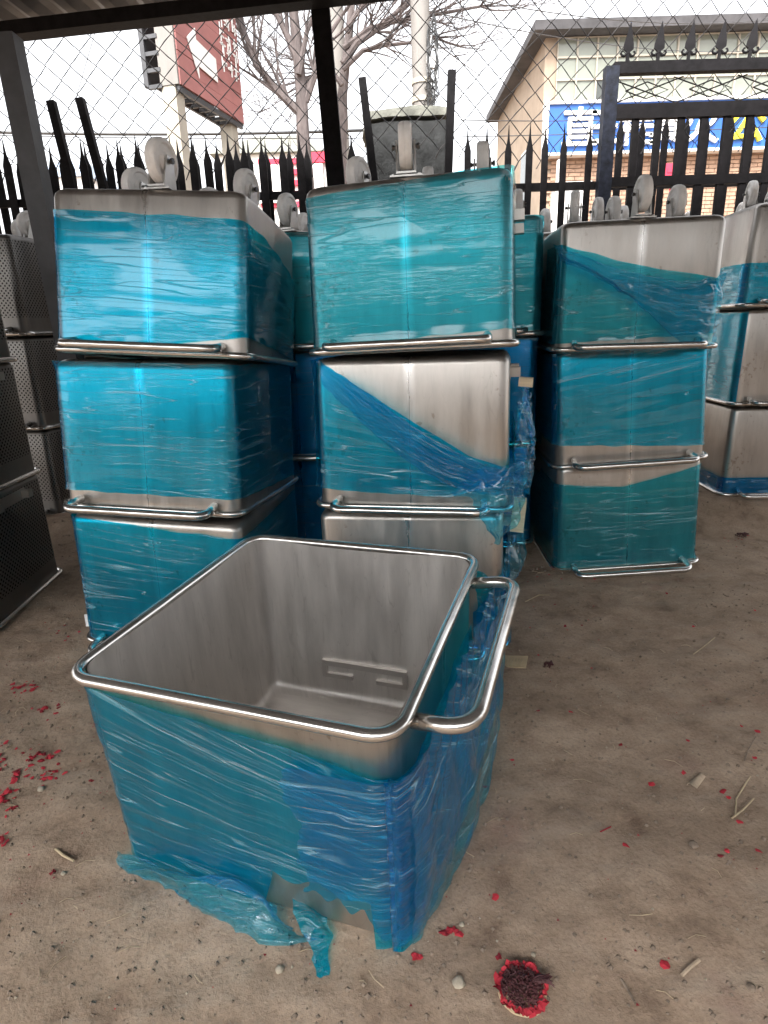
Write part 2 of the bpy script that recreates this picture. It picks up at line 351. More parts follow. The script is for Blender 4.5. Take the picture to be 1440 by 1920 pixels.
# ---------------------------------------------------------------- ground (one sheet, finer near the camera)
def gz(x, y):
    if x * x + y * y > 80: return 0
    p = V((x, y, 0))
    k = 1 / (1 + .02 * (x * x + y * y))
    t = max(0, min(1, (y - 3.15) / .4)); t2 = max(0, min(1, (abs(x - .1) - 1.5) / .25)); rise = .125 * t * t * (3 - 2 * t) * t2
    q = V((x * 2.6 + .8 * noise.noise(p * 2), y * 8, 2))
    return rise + k * (.012 * noise.fractal(p * 2.2, 1, 2, 3) + .0045 * noise.fractal(p * 12, .8, 2, 4) + .007 * max(0, noise.noise(q)))
def ground():
    xs = [-300, -120, -50, -20, -10, -6, -4.5] + [-3.6 + .016 * i for i in range(451)] + [4.5, 6, 10, 20, 50, 120, 300]
    ys = [-300, -120, -50, -20, -8, -4, -1.5, -.4] + [.2 + .016 * i for i in range(290)] + [5.6, 7, 10, 20, 50, 120, 400]
    vs = [(x, y, gz(x, y)) for y in ys for x in xs]; nx = len(xs)
    fs = [(j * nx + i, j * nx + i + 1, (j + 1) * nx + i + 1, (j + 1) * nx + i) for j in range(len(ys) - 1) for i in range(nx - 1)]
    me = bpy.data.meshes.new('ground'); me.from_pydata(vs, [], fs); smooth(me)
    tag(obj('ground', me, MS['dirt']), kind='structure')
ground()

# ---------------------------------------------------------------- shed roof over the yard
EZ = 2.87
EA = V(atz(0, 75, EZ)); EB = V(atz(640, 3, EZ)); ed = (EB - EA).normalized(); en = V((-ed.y, ed.x, 0))
if en.y > 0: en = -en            # towards the camera
roof = thing('shed_roof', 'dark corrugated shed roof with its eave beam crossing the top left corner', 'roof', (EA + EB) / 2)
c0 = (EA + EB) / 2
mb = MB(); span0, span1, depth = -6, 8.6, 6.6
nn = int((span1 - span0) / .06)
prof = []
for i in range(nn + 1):
    s = span0 + (span1 - span0) * i / nn; ph = i % 4
    prof.append((s, .11 + (.03 if ph in (0, 1) else 0)))
vs = []
for (s, z) in prof:
    for k, dd in enumerate((-.12, depth)):
        p = ed * s + en * dd; vs.append((p.x, p.y, z + .05 * dd))
for (s, z) in prof:
    for k, dd in enumerate((-.12, depth)):
        p = ed * s + en * dd; vs.append((p.x, p.y, z + .05 * dd + .012))
n2 = len(prof) * 2; fs = []
for i in range(nn):
    a = 2 * i; fs += [(a, a + 1, a + 3, a + 2), (a + n2, a + 2 + n2, a + 3 + n2, a + 1 + n2), (a, a + 2, a + 2 + n2, a + n2), (a + 1, a + 1 + n2, a + 3 + n2, a + 3)]
mb.add(vs, fs); mb.build('corrugated_sheet', MS['roof'], roof)
yw = thing('back_light_blocker', 'plain grey rendered wall added unseen behind the viewer to darken reflections in the steel', 'wall', (0, -8, 0))  # added unseen wall, so the steel fronts reflect something darker than sky
MB().box((0, 0, 1.9), (26, .24, 3.8)).build('blocker_face', MS['pole'], yw); MB().box((0, 0, 3.85), (26.2, .34, .10)).build('blocker_coping', MS['cap'], yw)
sw = thing('side_light_blocker', 'dark sheet metal wall added out of view to block light from the right', 'wall', (7.6, -4.0, 0))  # added unseen sheet to cut side light, stopping short of the stacks
MB().box((0, 0, 1.35), (.08, 7.8, 2.7)).build('blocker_sheet', MS['roof'], sw)
MB().bar(ed * span0 + V((0, 0, .035)), ed * span1 + V((0, 0, .035)), .10, .07, V((0, 0, 1))).build('eave_beam', MS['black'], roof)
for k in range(1, 5):
    a = en * (k * 1.35)
    MB().bar(ed * span0 + a + V((0, 0, .035 + .05 * k * 1.35)), ed * span1 + a + V((0, 0, .035 + .05 * k * 1.35)), .07, .06, V((0, 0, 1))).build('purlin', MS['black'], roof)
def post(name, label, a, b, wd, mat, cat='post', base=True):
    "post through a (top) and b, extended down to the ground"
    a = V(a); b = V(b); d = (b - a); k = (a.z + .02) / -d.z; foot = a + d * k
    o = thing(name, label, cat, (foot.x, foot.y, 0))
    MB().bar(a - V((foot.x, foot.y, 0)), foot - V((foot.x, foot.y, 0)), wd, wd).build('shaft', mat, o)
    if base: MB().box((0, 0, .006), (wd * 2, wd * 2, .012)).build('foot_plate', mat, o)
    return o
post('roof_post', 'thick black square post holding the eave between the left and middle stacks', at(594, -60, 4.15), at(629, 330, 4.15), .105, MS['black'])
post('roof_post', 'dark grey square post in front of the perforated bins at the left edge', at(14, 68, 2.98), at(100, 500, 2.98), .085, MS['post'])

# ---------------------------------------------------------------- bins
S, Q, B, H = .72, .708, .6767, .5305
B2 = B - .012
def ringpts(hx, hy, r, nc=6, nsd=8, bul=0.0):
    "points round a rounded rectangle from the front-left corner, anticlockwise seen from above; (x, y, arc length)"
    out = []
    cs = [(hx, -hy, -pi / 2), (hx, hy, 0), (-hx, hy, pi / 2), (-hx, -hy, pi)]
    st = [(-hx, -hy), (hx, -hy), (hx, hy), (-hx, hy)]
    nm = [(0, -1), (1, 0), (0, 1), (-1, 0)]
    for k in range(4):
        a = V(st[k]); b = V(cs[k][:2]); d = (b - a).normalized(); Ln = (b - a).length
        p0 = a + d * r; p1 = b - d * r
        for i in range(nsd + 1):
            t = i / nsd; p = p0.lerp(p1, t); bb = bul * (1 - abs(2 * t - 1)); p = p + V(nm[k]) * bb
            out.append((p.x, p.y, k + .08 + .84 * t))
        c = V((cs[k][0] - (r if cs[k][0] > 0 else -r), cs[k][1] - (r if cs[k][1] > 0 else -r)))
        for i in range(1, nc):
            an = cs[k][2] + (pi / 2) * i / nc; out.append((c.x + r * cos(an), c.y + r * sin(an), k + .92 + .16 * i / nc))
    return out
def dims(h, HH, off=0):
    t = h / HH; return (S / 2 - .014) * (1 - t) + B / 2 * t + off, (Q / 2 - .014) * (1 - t) + B2 / 2 * t + off
def loft(rings, zs, cap=None, hmap=None):
    n = len(rings[0]); vs = [(x, y, z) for rg, z in zip(rings, zs) for (x, y, u) in rg]
    fs = []
    for j in range(len(rings) - 1):
        for i in range(n):
            k = (i + 1) % n; fs.append((j * n + i, j * n + k, (j + 1) * n + k, (j + 1) * n + i))
    if cap: fs.append(tuple(range((len(rings) - 1) * n, len(rings) * n)))
    me = bpy.data.meshes.new('bin_body'); me.from_pydata(vs, [], fs)
    uvl = me.uv_layers.new(name='UVMap'); P = .7
    for p in me.polygons:
        for li in p.loop_indices:
            vi = me.loops[li].vertex_index; r = vi % n; j = vi // n
            u = rings[0][r][2]
            if r == 0 and p.index % n == n - 1: u += 4
            hh = (hmap or zs)[j]
            if len(p.vertices) > 4: uvl.data[li].uv = (vs[vi][0] + 5, vs[vi][1])
            else: uvl.data[li].uv = (u * P, hh)
    return me
def body_mesh(HH, up, inner=False):
    "shell of the bin; h runs from the rim to the base"
    hs = [0, HH * .5, HH - .030, HH - .018, HH - .008, HH - .002, HH]
    ins = [0, 0, 0, .003, .010, .020, .030]
    o = -.0025 if inner else 0
    rings = []; 
    for h, i_ in zip(hs, ins):
        hx, hy = dims(h, HH, -i_ + o); rings.append(ringpts(hx, hy, .050 - .012 * h / HH, bul=.0045))
    dz = .003 if inner else 0
    zz = [(HH - h + dz) if up else (h - dz) for h in hs]
    me = loft(rings, zz, cap=True, hmap=hs)
    bm = bmesh.new(); bm.from_mesh(me); bmesh.ops.recalc_face_normals(bm, faces=bm.faces)
    for f in bm.faces: f.smooth = True
    for e in bm.edges:
        if len(e.link_faces) == 2 and e.calc_face_angle(0) > .5: e.smooth = False
    # keep the pressed centre crease sharp
    n = len(rings[0])
    for e in bm.edges:
        a, b = e.verts[0].index, e.verts[1].index
        if a % n == b % n and abs(a - b) == n and (a % n) in [k * 14 + 4 for k in range(4)]: e.smooth = False
    bm.to_mesh(me); bm.free(); return me
RIMP = arc_path([(-(S / 2 - .003), -(Q / 2 - .003), 0), (S / 2 - .003, -(Q / 2 - .003), 0), (S / 2 - .003, Q / 2 - .003, 0), (-(S / 2 - .003), Q / 2 - .003, 0)], .055, 7, True)
def tubemesh(name, paths, r, n=12, closed=False):
    mb = MB()
    for p in paths: mb.tube(p, r, n, closed)
    me = mb.mesh(name); smooth(me)
    uvl = me.uv_layers.new(name='UVMap')
    for l in me.loops:
        v = me.vertices[l.vertex_index].co; uvl.data[l.index].uv = (v.x + v.z * 3, v.y)
    return me
rim_me = tubemesh('rim_tube', [RIMP], .0125, 12, True)
def handle_mesh(up):
    sg = -1 if up else 1
    y0 = -Q / 2 + .002; y1 = -Q / 2 - .102; z = sg * .022
    xa_, xb_ = (-.272, .262) if up else (-.262, .262); y1 -= .012 if up else 0
    p = arc_path([(xa_, y0, z + sg * .006), (xa_ - .012, y1, z - sg * .008), (xb_ + .012, y1, z - sg * .008), (xb_, y0, z + sg * .006)], .07 if up else .055, 9)
    return tubemesh('handle', [p], .0148, 14)
hand_me = handle_mesh(False); hand_up = handle_mesh(True)
body_me = body_mesh(H, False)
body_perf = body_me.copy()
# caster parts, standing on z = 0
def caster_meshes():
    R, Wd = .073, .042
    w1 = MB().lathe([(-Wd * .30, .030), (-Wd * .34, .052), (-Wd * .5, .056), (-Wd * .5, R * .86), (-Wd * .42, R * .95), (-Wd * .22, R * .99), (-.0025, R), (0, R * .985), (.0025, R), (Wd * .22, R * .99), (Wd * .42, R * .95), (Wd * .5, R * .86), (Wd * .5, .056), (Wd * .34, .052), (Wd * .30, .030)], 'X', 32)
    w1.lathe([(-Wd * .52, .0), (-Wd * .52, .020), (-Wd * .3, .031), (Wd * .3, .031), (Wd * .52, .020), (Wd * .52, .0)], 'X', 20)
    zc = .095
    f = MB()
    for s in (-1, 1):
        x = s * .029
        prof = [(-.036, .010), (.036, .010), (.030, .045), (.015, zc + .016), (-.015, zc + .016), (-.030, .045)]
        f.add([(x + t * .003, y, z) for t in (-1, 1) for (y, z) in prof], [(0, 1, 2, 3, 4, 5), (11, 10, 9, 8, 7, 6)] + [(i, (i + 1) % 6, 6 + (i + 1) % 6, 6 + i) for i in range(6)])
    f.box((0, 0, .013), (.064, .074, .006)); f.lathe([(.004, 0), (.004, .026), (.011, .026), (.011, 0)], 'Z', 16)
    pl = MB().box((0, 0, .002), (.105, .085, .005))
    for i in (-1, 1):
        for j in (-1, 1): pl.lathe([(.004, 0), (.004, .006), (.009, .006), (.009, 0)], 'Z', 6, (i * .042, j * .031, 0))
    b = MB().lathe([(-.044, 0), (-.044, .008), (-.036, .008), (-.036, .0055), (.036, .0055), (.036, .0095), (.045, .0095), (.045, 0)], 'X', 6)
    return w1.mesh('wheel', True), f.mesh('fork'), pl.mesh('mounting_plate'), b.mesh('axle_bolt'), zc
cw, cf, cpl, cb, CZ = caster_meshes()
def add_caster(parent, x, y, z, rz):
    p = obj('caster', cf, MS['fork'], parent, (x, y, z)); p.rotation_euler = (0, 0, rz)
    for nme, me, mt in (('wheel', cw, MS['wheel']), ('axle_bolt', cb, MS['bolt'])):
        c = obj(nme, me, mt, p, (0, 0, CZ))
    obj('mounting_plate', cpl, MS['fork'], p, (0, 0, 0))
    return p
def lift_bracket(parent, side, h, hh):
    x, _ = dims(hh, H, 0); x = side * x
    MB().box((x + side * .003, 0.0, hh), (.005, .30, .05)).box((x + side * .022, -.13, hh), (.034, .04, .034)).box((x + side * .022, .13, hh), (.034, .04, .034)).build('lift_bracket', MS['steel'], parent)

def fbm(x, y, z, s): return noise.noise(V((x * s, y * s, z * s)))
def film_mesh(HH, up, lo, hi, u0=-.1, u1=4.0, off=None, shear=None, amp=.0022, nu=220, nv=60, seed=0, strk=(2.0, 30), rag=0):
    """wrap sheet round the bin: u = side number along the girth, lo/hi(u) = edges as fraction of height from the rim"""
    vs = []; uvs = []
    base = [ringpts(*dims(h, HH, .003), .05, nc=6, nsd=8, bul=.0045) for h in (0, HH)]
    us = [p[2] for p in base[0]]; nb = len(us)
    def pos(u, h):
        u = u % 4
        # locate segment
        lo_i = nb - 1; a = us[-1] - 4; bq = us[0]; i0, i1 = nb - 1, 0
        if u < us[0]: a = us[-1] - 4 if us[-1] > 4 else us[-1]
        k = None
        for i in range(nb - 1):
            if us[i] <= u <= us[i + 1]: k = i; break
        if k is None:
            uu = u if u > us[-1] - 1e-9 else u + 4; a = us[-1]; b_ = us[0] + 4
            t = (uu - a) / (b_ - a); i0, i1 = nb - 1, 0
        else: t = (u - us[k]) / max(1e-9, us[k + 1] - us[k]); i0, i1 = k, k + 1
        P = []
        for rg in base:
            P.append(V((rg[i0][0] * (1 - t) + rg[i1][0] * t, rg[i0][1] * (1 - t) + rg[i1][1] * t)))
        return P[0].lerp(P[1], h)
    for i in range(nu + 1):
        u = u0 + (u1 - u0) * i / nu
        l, hgh = lo(u), hi(u)
        l += .010 * noise.noise(V((u * 9, seed, 0))); hgh += .010 * noise.noise(V((u * 7, seed + 5, 0)))
        p0, p1 = pos(u, 0), pos(u, 1); pa, pb = pos(u - .012, .5), pos(u + .012, .5)
        tg = (pb - pa).normalized(); nr = V((tg.y, -tg.x))
        for j in range(nv + 1):
            v = j / nv; f = l + (hgh - l) * v; h = f * HH
            if rag and (i < 12 or i > nu - 12):
                uu = u + rag * (noise.noise(V((f * 5, seed, 0))) + .4 * noise.noise(V((f * 21, seed, 0)))) * (1 - min(i, nu - i) / 12)
                p0, p1 = pos(uu, 0), pos(uu, 1)
            sh = shear(u, f) if shear else 0
            q = h + sh
            d = amp * (noise.noise(V((u * strk[0], q * strk[1], seed))) + .5 * abs(noise.noise(V((u * strk[0] * 2.3, q * strk[1] * 2.4, seed + 9)))))
            d += amp
            edge = min(v, 1 - v); 
            if edge < .06: d += .0032 * (1 - edge / .06) * (1 + 1.3 * noise.noise(V((u * 8, seed, 3))))
            if off: d += off(u, f)
            p = p0.lerp(p1, f) + nr * d
            vs.append((p.x, p.y, (HH - h) if up else h)); uvs.append((u * .7 + seed * 3.3, q + seed))
    fs = [(i * (nv + 1) + j, (i + 1) * (nv + 1) + j, (i + 1) * (nv + 1) + j + 1, i * (nv + 1) + j + 1) for i in range(nu) for j in range(nv)]
    me = bpy.data.meshes.new('plastic_film'); me.from_pydata(vs, [], fs); smooth(me)
    uvl = me.uv_layers.new(name='UVMap')
    for l in me.loops: uvl.data[l.index].uv = uvs[l.vertex_index]
    return me
def patch(name, grid, mat, parent, n=50, m=30, amp=.008, scale=12, seed=0, uvs=(1, 1), M=None, ragged=0, pleat=0, pf=(2.2, 15)):
    """loose crumpled sheet through a coarse grid of 3-D points (rows of equal length)"""
    R_, C_ = len(grid), len(grid[0])
    def cr(p0, p1, p2, p3, t):
        return .5 * ((2 * p1) + (p2 - p0) * t + (2 * p0 - 5 * p1 + 4 * p2 - p3) * t * t + (3 * p1 - p0 - 3 * p2 + p3) * t ** 3)
    def row(rw, t):
        t *= len(rw) - 1; k = min(int(t), len(rw) - 2); t -= k
        g = lambda i: rw[max(0, min(len(rw) - 1, i))]
        return cr(g(k - 1), g(k), g(k + 1), g(k + 2), t)
    vs = []; uv = []
    G = [[V(p) for p in r] for r in grid]
    nrm = (G[0][-1] - G[0][0]).cross(G[-1][len(G[-1]) // 2] - G[0][0]).normalized()
    for i in range(n + 1):
        colp = [row(r, i / n) for r in G]
        for j in range(m + 1):
            v = j / m
            if ragged and j == m: v += ragged * noise.noise(V((i * .5, seed, 1)))
            p = row(colp, min(1, max(0, v)))
            q = p * scale + V((seed, 0, seed))
            d = V((abs(noise.noise(q)), abs(noise.noise(q + V((7, 3, 1)))), abs(noise.noise(q + V((1, 9, 5)))))) - V((.25, .25, .25))
            p = p + d * amp * 2.2
            if pleat:
                e_ = noise.noise(V((i / n * pf[0], v * pf[1] + .8 * noise.noise(V((i / n * 3, v * 2, seed + 3))), seed))); p = p + nrm * pleat * (1 - 2.6 * abs(e_))
            if p.z < .004 and M is None: p.z = .004
            vs.append(p); uv.append((i / n * uvs[0] + seed, j / m * uvs[1]))
    fs = [(i * (m + 1) + j, (i + 1) * (m + 1) + j, (i + 1) * (m + 1) + j + 1, i * (m + 1) + j + 1) for i in range(n) for j in range(m)]
    if parent is not None:
        inv = PM[parent.name].inverted(); vs = [inv @ p for p in vs]
    me = bpy.data.meshes.new(name); me.from_pydata([tuple(v) for v in vs], [], fs); smooth(me)
    uvl = me.uv_layers.new(name='UVMap')
    for l in me.loops: uvl.data[l.index].uv = uv[l.vertex_index]
    return obj(name, me, mat, parent)
PM = {}
def rotm(a, tx, ty):
    return Matrix.Rotation(a, 3, 'Z') @ Matrix.Rotation(tx, 3, 'X') @ Matrix.Rotation(ty, 3, 'Y')
def bin_inv(label, x, y, z, a=0, tx=0, ty=0, casters=None, mat='steel', group='upturned steel bins in the stacks', name='steel_bin', bracket=()):
    t = thing(name, label, 'bin', (x, y, z), group=group)
    Mr = rotm(RAD(a), RAD(tx), RAD(ty)); t.rotation_euler = Mr.to_euler()
    PM[t.name] = Matrix.Translation((x, y, z)) @ Mr.to_4x4()
    me = body_me
    if mat == 'perf':
        me = body_perf
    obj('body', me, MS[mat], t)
    obj('rim', rim_me, MS['tube'], t); obj('handle', hand_me, MS['tube'], t)
    for s, hh in bracket: lift_bracket(t, s, H, hh)
    if casters:
        for (cx, cy, rz) in casters: add_caster(t, cx, cy, H + .003, RAD(rz))
    return t
def wrap(t, lo, hi, mat='film', **kw):
    return obj('plastic_film', film_mesh(H, False, lo, hi, **kw), MS[mat], t)
K = lambda c: (lambda u: c)
def lin(pts):
    def f(u):
        u = u if u >= -.5 else u + 4
        if u > 3.55: u -= 4
        for (a, x), (b, y) in zip(pts, pts[1:]):
            if u <= b: return x if u <= a else x + (y - x) * (u - a) / (b - a)
        return pts[-1][1]
    return f
C4 = lambda r: [(0, -.27, r[0]), (-.23, .02, r[1]), (.23, .02, r[2]), (0, .25, r[3])]

# left stack
L1 = bin_inv('bottom bin of the left stack, tapering blue front with its rim on the dirt', -.808, 2.484, .012, -10.8, 2.3, 2.2)
L2 = bin_inv('middle bin of the left stack, bright cyan film over bare steel strip and handle', -.804, 2.489, H + .017, -10.1, -2.9, 2.1)
L3 = bin_inv('top bin of the left stack, bare steel band above film, casters on top', -.761, 2.527, 2 * H + .025, -5.9, -5.6, 3.6, [(.03, -.27, RAD(0) - 10), (-.20, .02, -18), (.23, .02, -12), (0, .25, -35)])
wrap(L1, K(.0), lin([(0, 1.0), (1, .90), (4, .94)]), 'film', seed=1, shear=lambda u, f: .10 * max(0, min(1, u)) * f, amp=.0018)
wrap(L2, lin([(0, .11), (1, .10), (2, .05)]), lin([(-.5, .99), (1, .985), (4, .98)]), 'film', seed=2, amp=.0016, off=lambda u, f: .005 * max(0, f - .93) / .06)
wrap(L3, lin([(0, .05), (.6, .06), (1, .12), (2, .02)]), lin([(-.5, .865), (0, .865), (1, .82), (1.5, .70), (2, .60), (3, .8)]), 'film', seed=3, amp=.0009, shear=lambda u, f: .06 * max(0, min(1, u)) * f,
     off=lambda u, f: (.035 * sin(pi * min(1, max(0, (u - 1.02) / 1.0))) * f if 1 < u < 2 else 0))
# middle stack
C1 = bin_inv('bottom bin of the middle stack, bare steel front right behind the open bin', .156, 2.445, .008, -10.3, 1.0, -.9, bracket=((1, .44),))
C2 = bin_inv('middle bin of the middle stack, mostly bare steel with film torn down diagonally', .166, 2.456, H + .017, -11.4, -.9, -.2, bracket=((1, .46),))
C3 = bin_inv('top bin of the middle stack, smooth teal film over the whole front', .175, 2.465, 2 * H + .037, -12.5, -2.0, -1.5, C4((8, -14, 4, 10)), bracket=((1, .42),))
wrap(C3, lin([(0, .03), (.35, .05), (1, .09), (2, .04)]), lin([(-.5, .94), (0, .93), (1, 1.0), (2, 1.0)]), 'film_teal', seed=4, amp=.0005)
wrap(C2, lin([(-.5, .12), (0, .12), (.7, .08), (1, .2), (2, .1)]), lin([(-.5, .99), (.0, .99), (.04, .985), (.5, .60), (.8, .36), (1, .27), (1.3, .42), (2, .5)]), 'film', seed=5, amp=.0030,
     shear=lambda u, f: .30 * max(0, min(1, u)) * f, off=lambda u, f: .012 * max(0, min(1, u)))
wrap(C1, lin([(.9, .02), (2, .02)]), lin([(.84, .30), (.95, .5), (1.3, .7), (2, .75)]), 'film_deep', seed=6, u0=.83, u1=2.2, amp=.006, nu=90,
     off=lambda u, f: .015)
# right stack
R1 = bin_inv('bottom bin of the right stack, dark teal film below a bare steel band', 1.20, 3.138, .02, -1.3, 1.5, -3.0)
R2 = bin_inv('middle bin of the right stack, blue film with slanting creases', 1.194, 3.15, H + .005, -4.2, -.1, -3.5)
R3 = bin_inv('top bin of the right stack, bare upper steel with film torn away diagonally', 1.177, 3.141, 2 * H + .006, -7.0, 1.4, -.2, C4((4, -8, 6, 4)))
wrap(R1, lin([(0, .03), (2, .03)]), lin([(-.5, .86), (0, .84), (.45, .78), (1, .93), (2, .8)]), 'film_teal', seed=7, amp=.0022)
wrap(R2, lin([(-.5, .2), (0, .2), (1, .1), (2, .1)]), K(.99), 'film', seed=8, amp=.0020, shear=lambda u, f: -.12 * max(0, min(1, u)) * f)
wrap(R3, lin([(-.5, .05), (0, .05), (1, .10), (2, .1)]), lin([(-.5, .84), (0, .83), (.5, .64), (1, .52), (2, .5)]), 'film_teal', seed=9, amp=.0024, shear=lambda u, f: -.05 * max(0, min(1, u)) * f)
# stack at the right edge of the picture
g = at(1353, 930, 3.55); gx, gy, gb = g.x + S / 2 + .02, g.y + Q / 2, g.z
G1 = bin_inv('bottom bin of the stack at the right edge, dull steel over film band', gx, gy, gb, -3)
G2 = bin_inv('middle bin of the stack cut by the right edge, strip of film at its corner', gx + .0, gy + .0, gb + .55, -4, 0, 0)
G3 = bin_inv('top bin of the stack cut by the right edge, blue band low on its side', gx + .0, gy + .01, gb + 1.095, -6, 0, 1.0, C4((10, -10, 5, 0)))
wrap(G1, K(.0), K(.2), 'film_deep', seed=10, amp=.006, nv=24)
wrap(G2, K(.0), K(.97), 'film', seed=11, amp=.002, u0=3.2, u1=4.02, nu=80)
wrap(G3, K(.02), K(.42), 'film', seed=12, amp=.005, nv=30)
# perforated bins at the left edge
PB = 'upturned perforated bins'
pc = atz(128, 1068, .015); px_, py_ = pc.x - S / 2, pc.y - S / 2
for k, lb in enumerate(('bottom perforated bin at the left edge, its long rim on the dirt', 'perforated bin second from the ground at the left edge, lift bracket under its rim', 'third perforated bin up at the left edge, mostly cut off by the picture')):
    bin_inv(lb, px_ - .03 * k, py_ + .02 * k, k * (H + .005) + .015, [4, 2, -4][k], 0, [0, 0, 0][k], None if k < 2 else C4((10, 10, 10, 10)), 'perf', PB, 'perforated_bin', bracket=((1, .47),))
qx, qy = -2.30, 4.02
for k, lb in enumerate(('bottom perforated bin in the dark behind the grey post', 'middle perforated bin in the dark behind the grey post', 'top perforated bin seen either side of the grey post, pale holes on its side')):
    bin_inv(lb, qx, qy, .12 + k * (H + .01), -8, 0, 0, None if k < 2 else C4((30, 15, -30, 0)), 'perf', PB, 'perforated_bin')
MB().box((qx, qy, .06), (.9, .9, .1)).build('pallet', MS['wood'])
tag(bpy.data.objects['pallet'], 'low wooden pallet under the perforated bins behind the grey post', 'pallet')
# second row
def back_stack(x, y, z0, a, words, film_k, cast=True, seed=20, rot=(0, -10, 6, 12)):
    for k in range(3):
        lb = ('bottom', 'middle', 'top')[k] + ' second row bin ' + words
        t = bin_inv(lb, x, y, z0 + k * (H + .004), a + k, 0, 0, C4(rot) if (k == 2 and cast) else None)
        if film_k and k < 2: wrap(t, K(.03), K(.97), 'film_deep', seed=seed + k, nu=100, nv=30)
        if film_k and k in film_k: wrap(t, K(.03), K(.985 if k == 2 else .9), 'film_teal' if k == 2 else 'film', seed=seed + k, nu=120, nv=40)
back_stack(-.40, 3.42, .02, -4, 'seen in the gap between the left and middle stacks', (2,), seed=21, rot=(-20, -16, -14, -20))
back_stack(.50, 3.45, .06, -12, 'seen in the gap between the middle and right stacks', (2,), seed=25, rot=(4, 0, 3, 0))
back_stack(1.25, 3.98, .06, -5, 'directly behind the right stack, only casters showing', (), rot=(-4, 2, -3, 5))
back_stack(gx + .05, gy + .85, .14, -5, 'behind the stack at the right edge', (), rot=(-4, 2, -3, 5))
back_stack(-1.25, 3.5, .02, -6, 'hidden behind the left stack', (), rot=(-20, -25, -15, -20))

# ---------------------------------------------------------------- the open bin in front
HF = .531
fb = thing('open_steel_bin', 'open empty steel bin standing upright in front, blue film peeling off its sides', 'bin')
fa = RAD(-19.27 + 90)
fm = Matrix.Translation((-.1903, 1.3508, .016)) @ Matrix.Rotation(RAD(-19.27), 4, 'Z') @ Matrix.Rotation(RAD(3.3), 4, 'X') @ Matrix.Rotation(pi / 2, 4, 'Z') @ Matrix.Diagonal((1.044, 1, 1, 1))
fb.matrix_basis = fm; PM[fb.name] = fm
FM = PM[fb.name]
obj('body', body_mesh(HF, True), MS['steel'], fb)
obj('inner_wall', body_mesh(HF, True, True), MS['steel_in'], fb)
o = obj('rim', rim_me, MS['tube'], fb, (0, 0, HF)); o = obj('handle', hand_up, MS['tube'], fb, (0, 0, HF))
# welds where the handle meets the rim
for s in (-.272, .262):
    MB().lathe([(-.008, .0148), (-.006, .019), (0, .0195), (.006, .0165), (.008, .0148)], 'X', 14).build('weld', MS['tube'], fb, True, (s, -Q / 2 + .012, HF - .026)).rotation_euler = (0, 0, pi / 2)
# pressed outline of the lift bracket, showing through on the inner wall (local +x wall)
hh = .40; xw = dims(hh, HF, 0)[0] - .0045
em = MB()
em.box((xw, .0, HF - hh), (.012, .28, .018)); em.box((xw, .134, HF - hh - .028), (.012, .016, .05)); em.box((xw, -.134, HF - hh - .028), (.012, .016, .05))
em.box((xw, -.085, HF - hh - .045), (.012, .09, .014)); em.box((xw, .085, HF - hh - .045), (.012, .09, .014))
em.build('bracket_outline', MS['steel_in'], fb)
def fw(x, y, z): return FM @ V((x, y, z))
# canonical sides: u 0 = handle side (right in the picture), 1 = far, 2 = left, 3 = near
def f_hi(u):   # film edge under the rim, as a fraction from the rim (0) to the base (1); here lo = upper edge
    u = u % 4
    if u < 1: return .17 - .10 * sst(0, .5, u)
    if u < 2: return .05
    if u < 3: return .04
    t = u - 3
    return .04 + .13 * t ** 1.3
def f_lo(u):
    u = u % 4
    if u < 1: return .97
    if u < 2.9: return .97
    t = max(0, u - 3)
    if t < .56: return .93 + .02 * t
    if t < .60: return .93 - .17 * (t - .56) / .04
    if t < .92: return .76 + .02 * sin(t * 40)
    return .98
def sst(a, b, x):
    t = max(0, min(1, (x - a) / (b - a))); return t * t * (3 - 2 * t)
def f_off(u, f):
    u = u % 4; d = 0
    if u < 1.15: d = .012 + (.070 * (u ** .8)) * (.35 + .65 * sin(pi * min(1, f * .9))) * (1 - sst(.9, 1.1, u))
    elif u > 3.6: d = .012 * sst(3.6, 4.0, u)
    d += .006 * max(0, noise.noise(V((u * 5, f * 2.5, 9))))
    return d
def f_shear(u, f):
    u = u % 4
    if u > 3: return -.30 * (u - 3) * (1.05 - f) 
    if u < 1: return -.55 * u
    return 0
obj('plastic_film', film_mesh(HF, True, f_hi, f_lo, u0=1.3, u1=4.62, off=f_off, shear=f_shear, amp=.0026, nu=420, nv=110, seed=31), MS['film'], fb)
# handle side, pleated sheet
def pl_off(u, f):
    u = u % 4
    return .004 + .009 * abs(sin(u * 38 + f * 15 + 2 * noise.noise(V((u * 4, f * 2, 0))))) * min(1, (u - 0) * 6) + f_off(u, f)
obj('plastic_film', film_mesh(HF, True, lambda u: .17 - .08 * sst(0, .5, u - 4), lambda u: .985 - .02 * abs(noise.noise(V((u * 16, 0, 2)))), u0=3.985, u1=5.02, off=pl_off, shear=f_shear, amp=.004, nu=300, nv=80, seed=33), MS['film'], fb)
# darker overlapping panel at the near corner
obj('plastic_film', film_mesh(HF, True, lambda u: .19 - .02 * sst(3.7, 3.8, u), lambda u: .78 + .04 * noise.noise(V((u * 25, 1, 1))) + .13 * sst(3.90, 3.955, u), u0=3.70, u1=4.16, off=lambda u, f: .004 + f_off(u, f) + .006 * abs(noise.noise(V((u * 12, f * 6, 2)))), shear=lambda u, f: .1 * u, amp=.005, nu=160, nv=120, seed=35, strk=(5, 26), rag=.07), MS['film_panel'], fb)
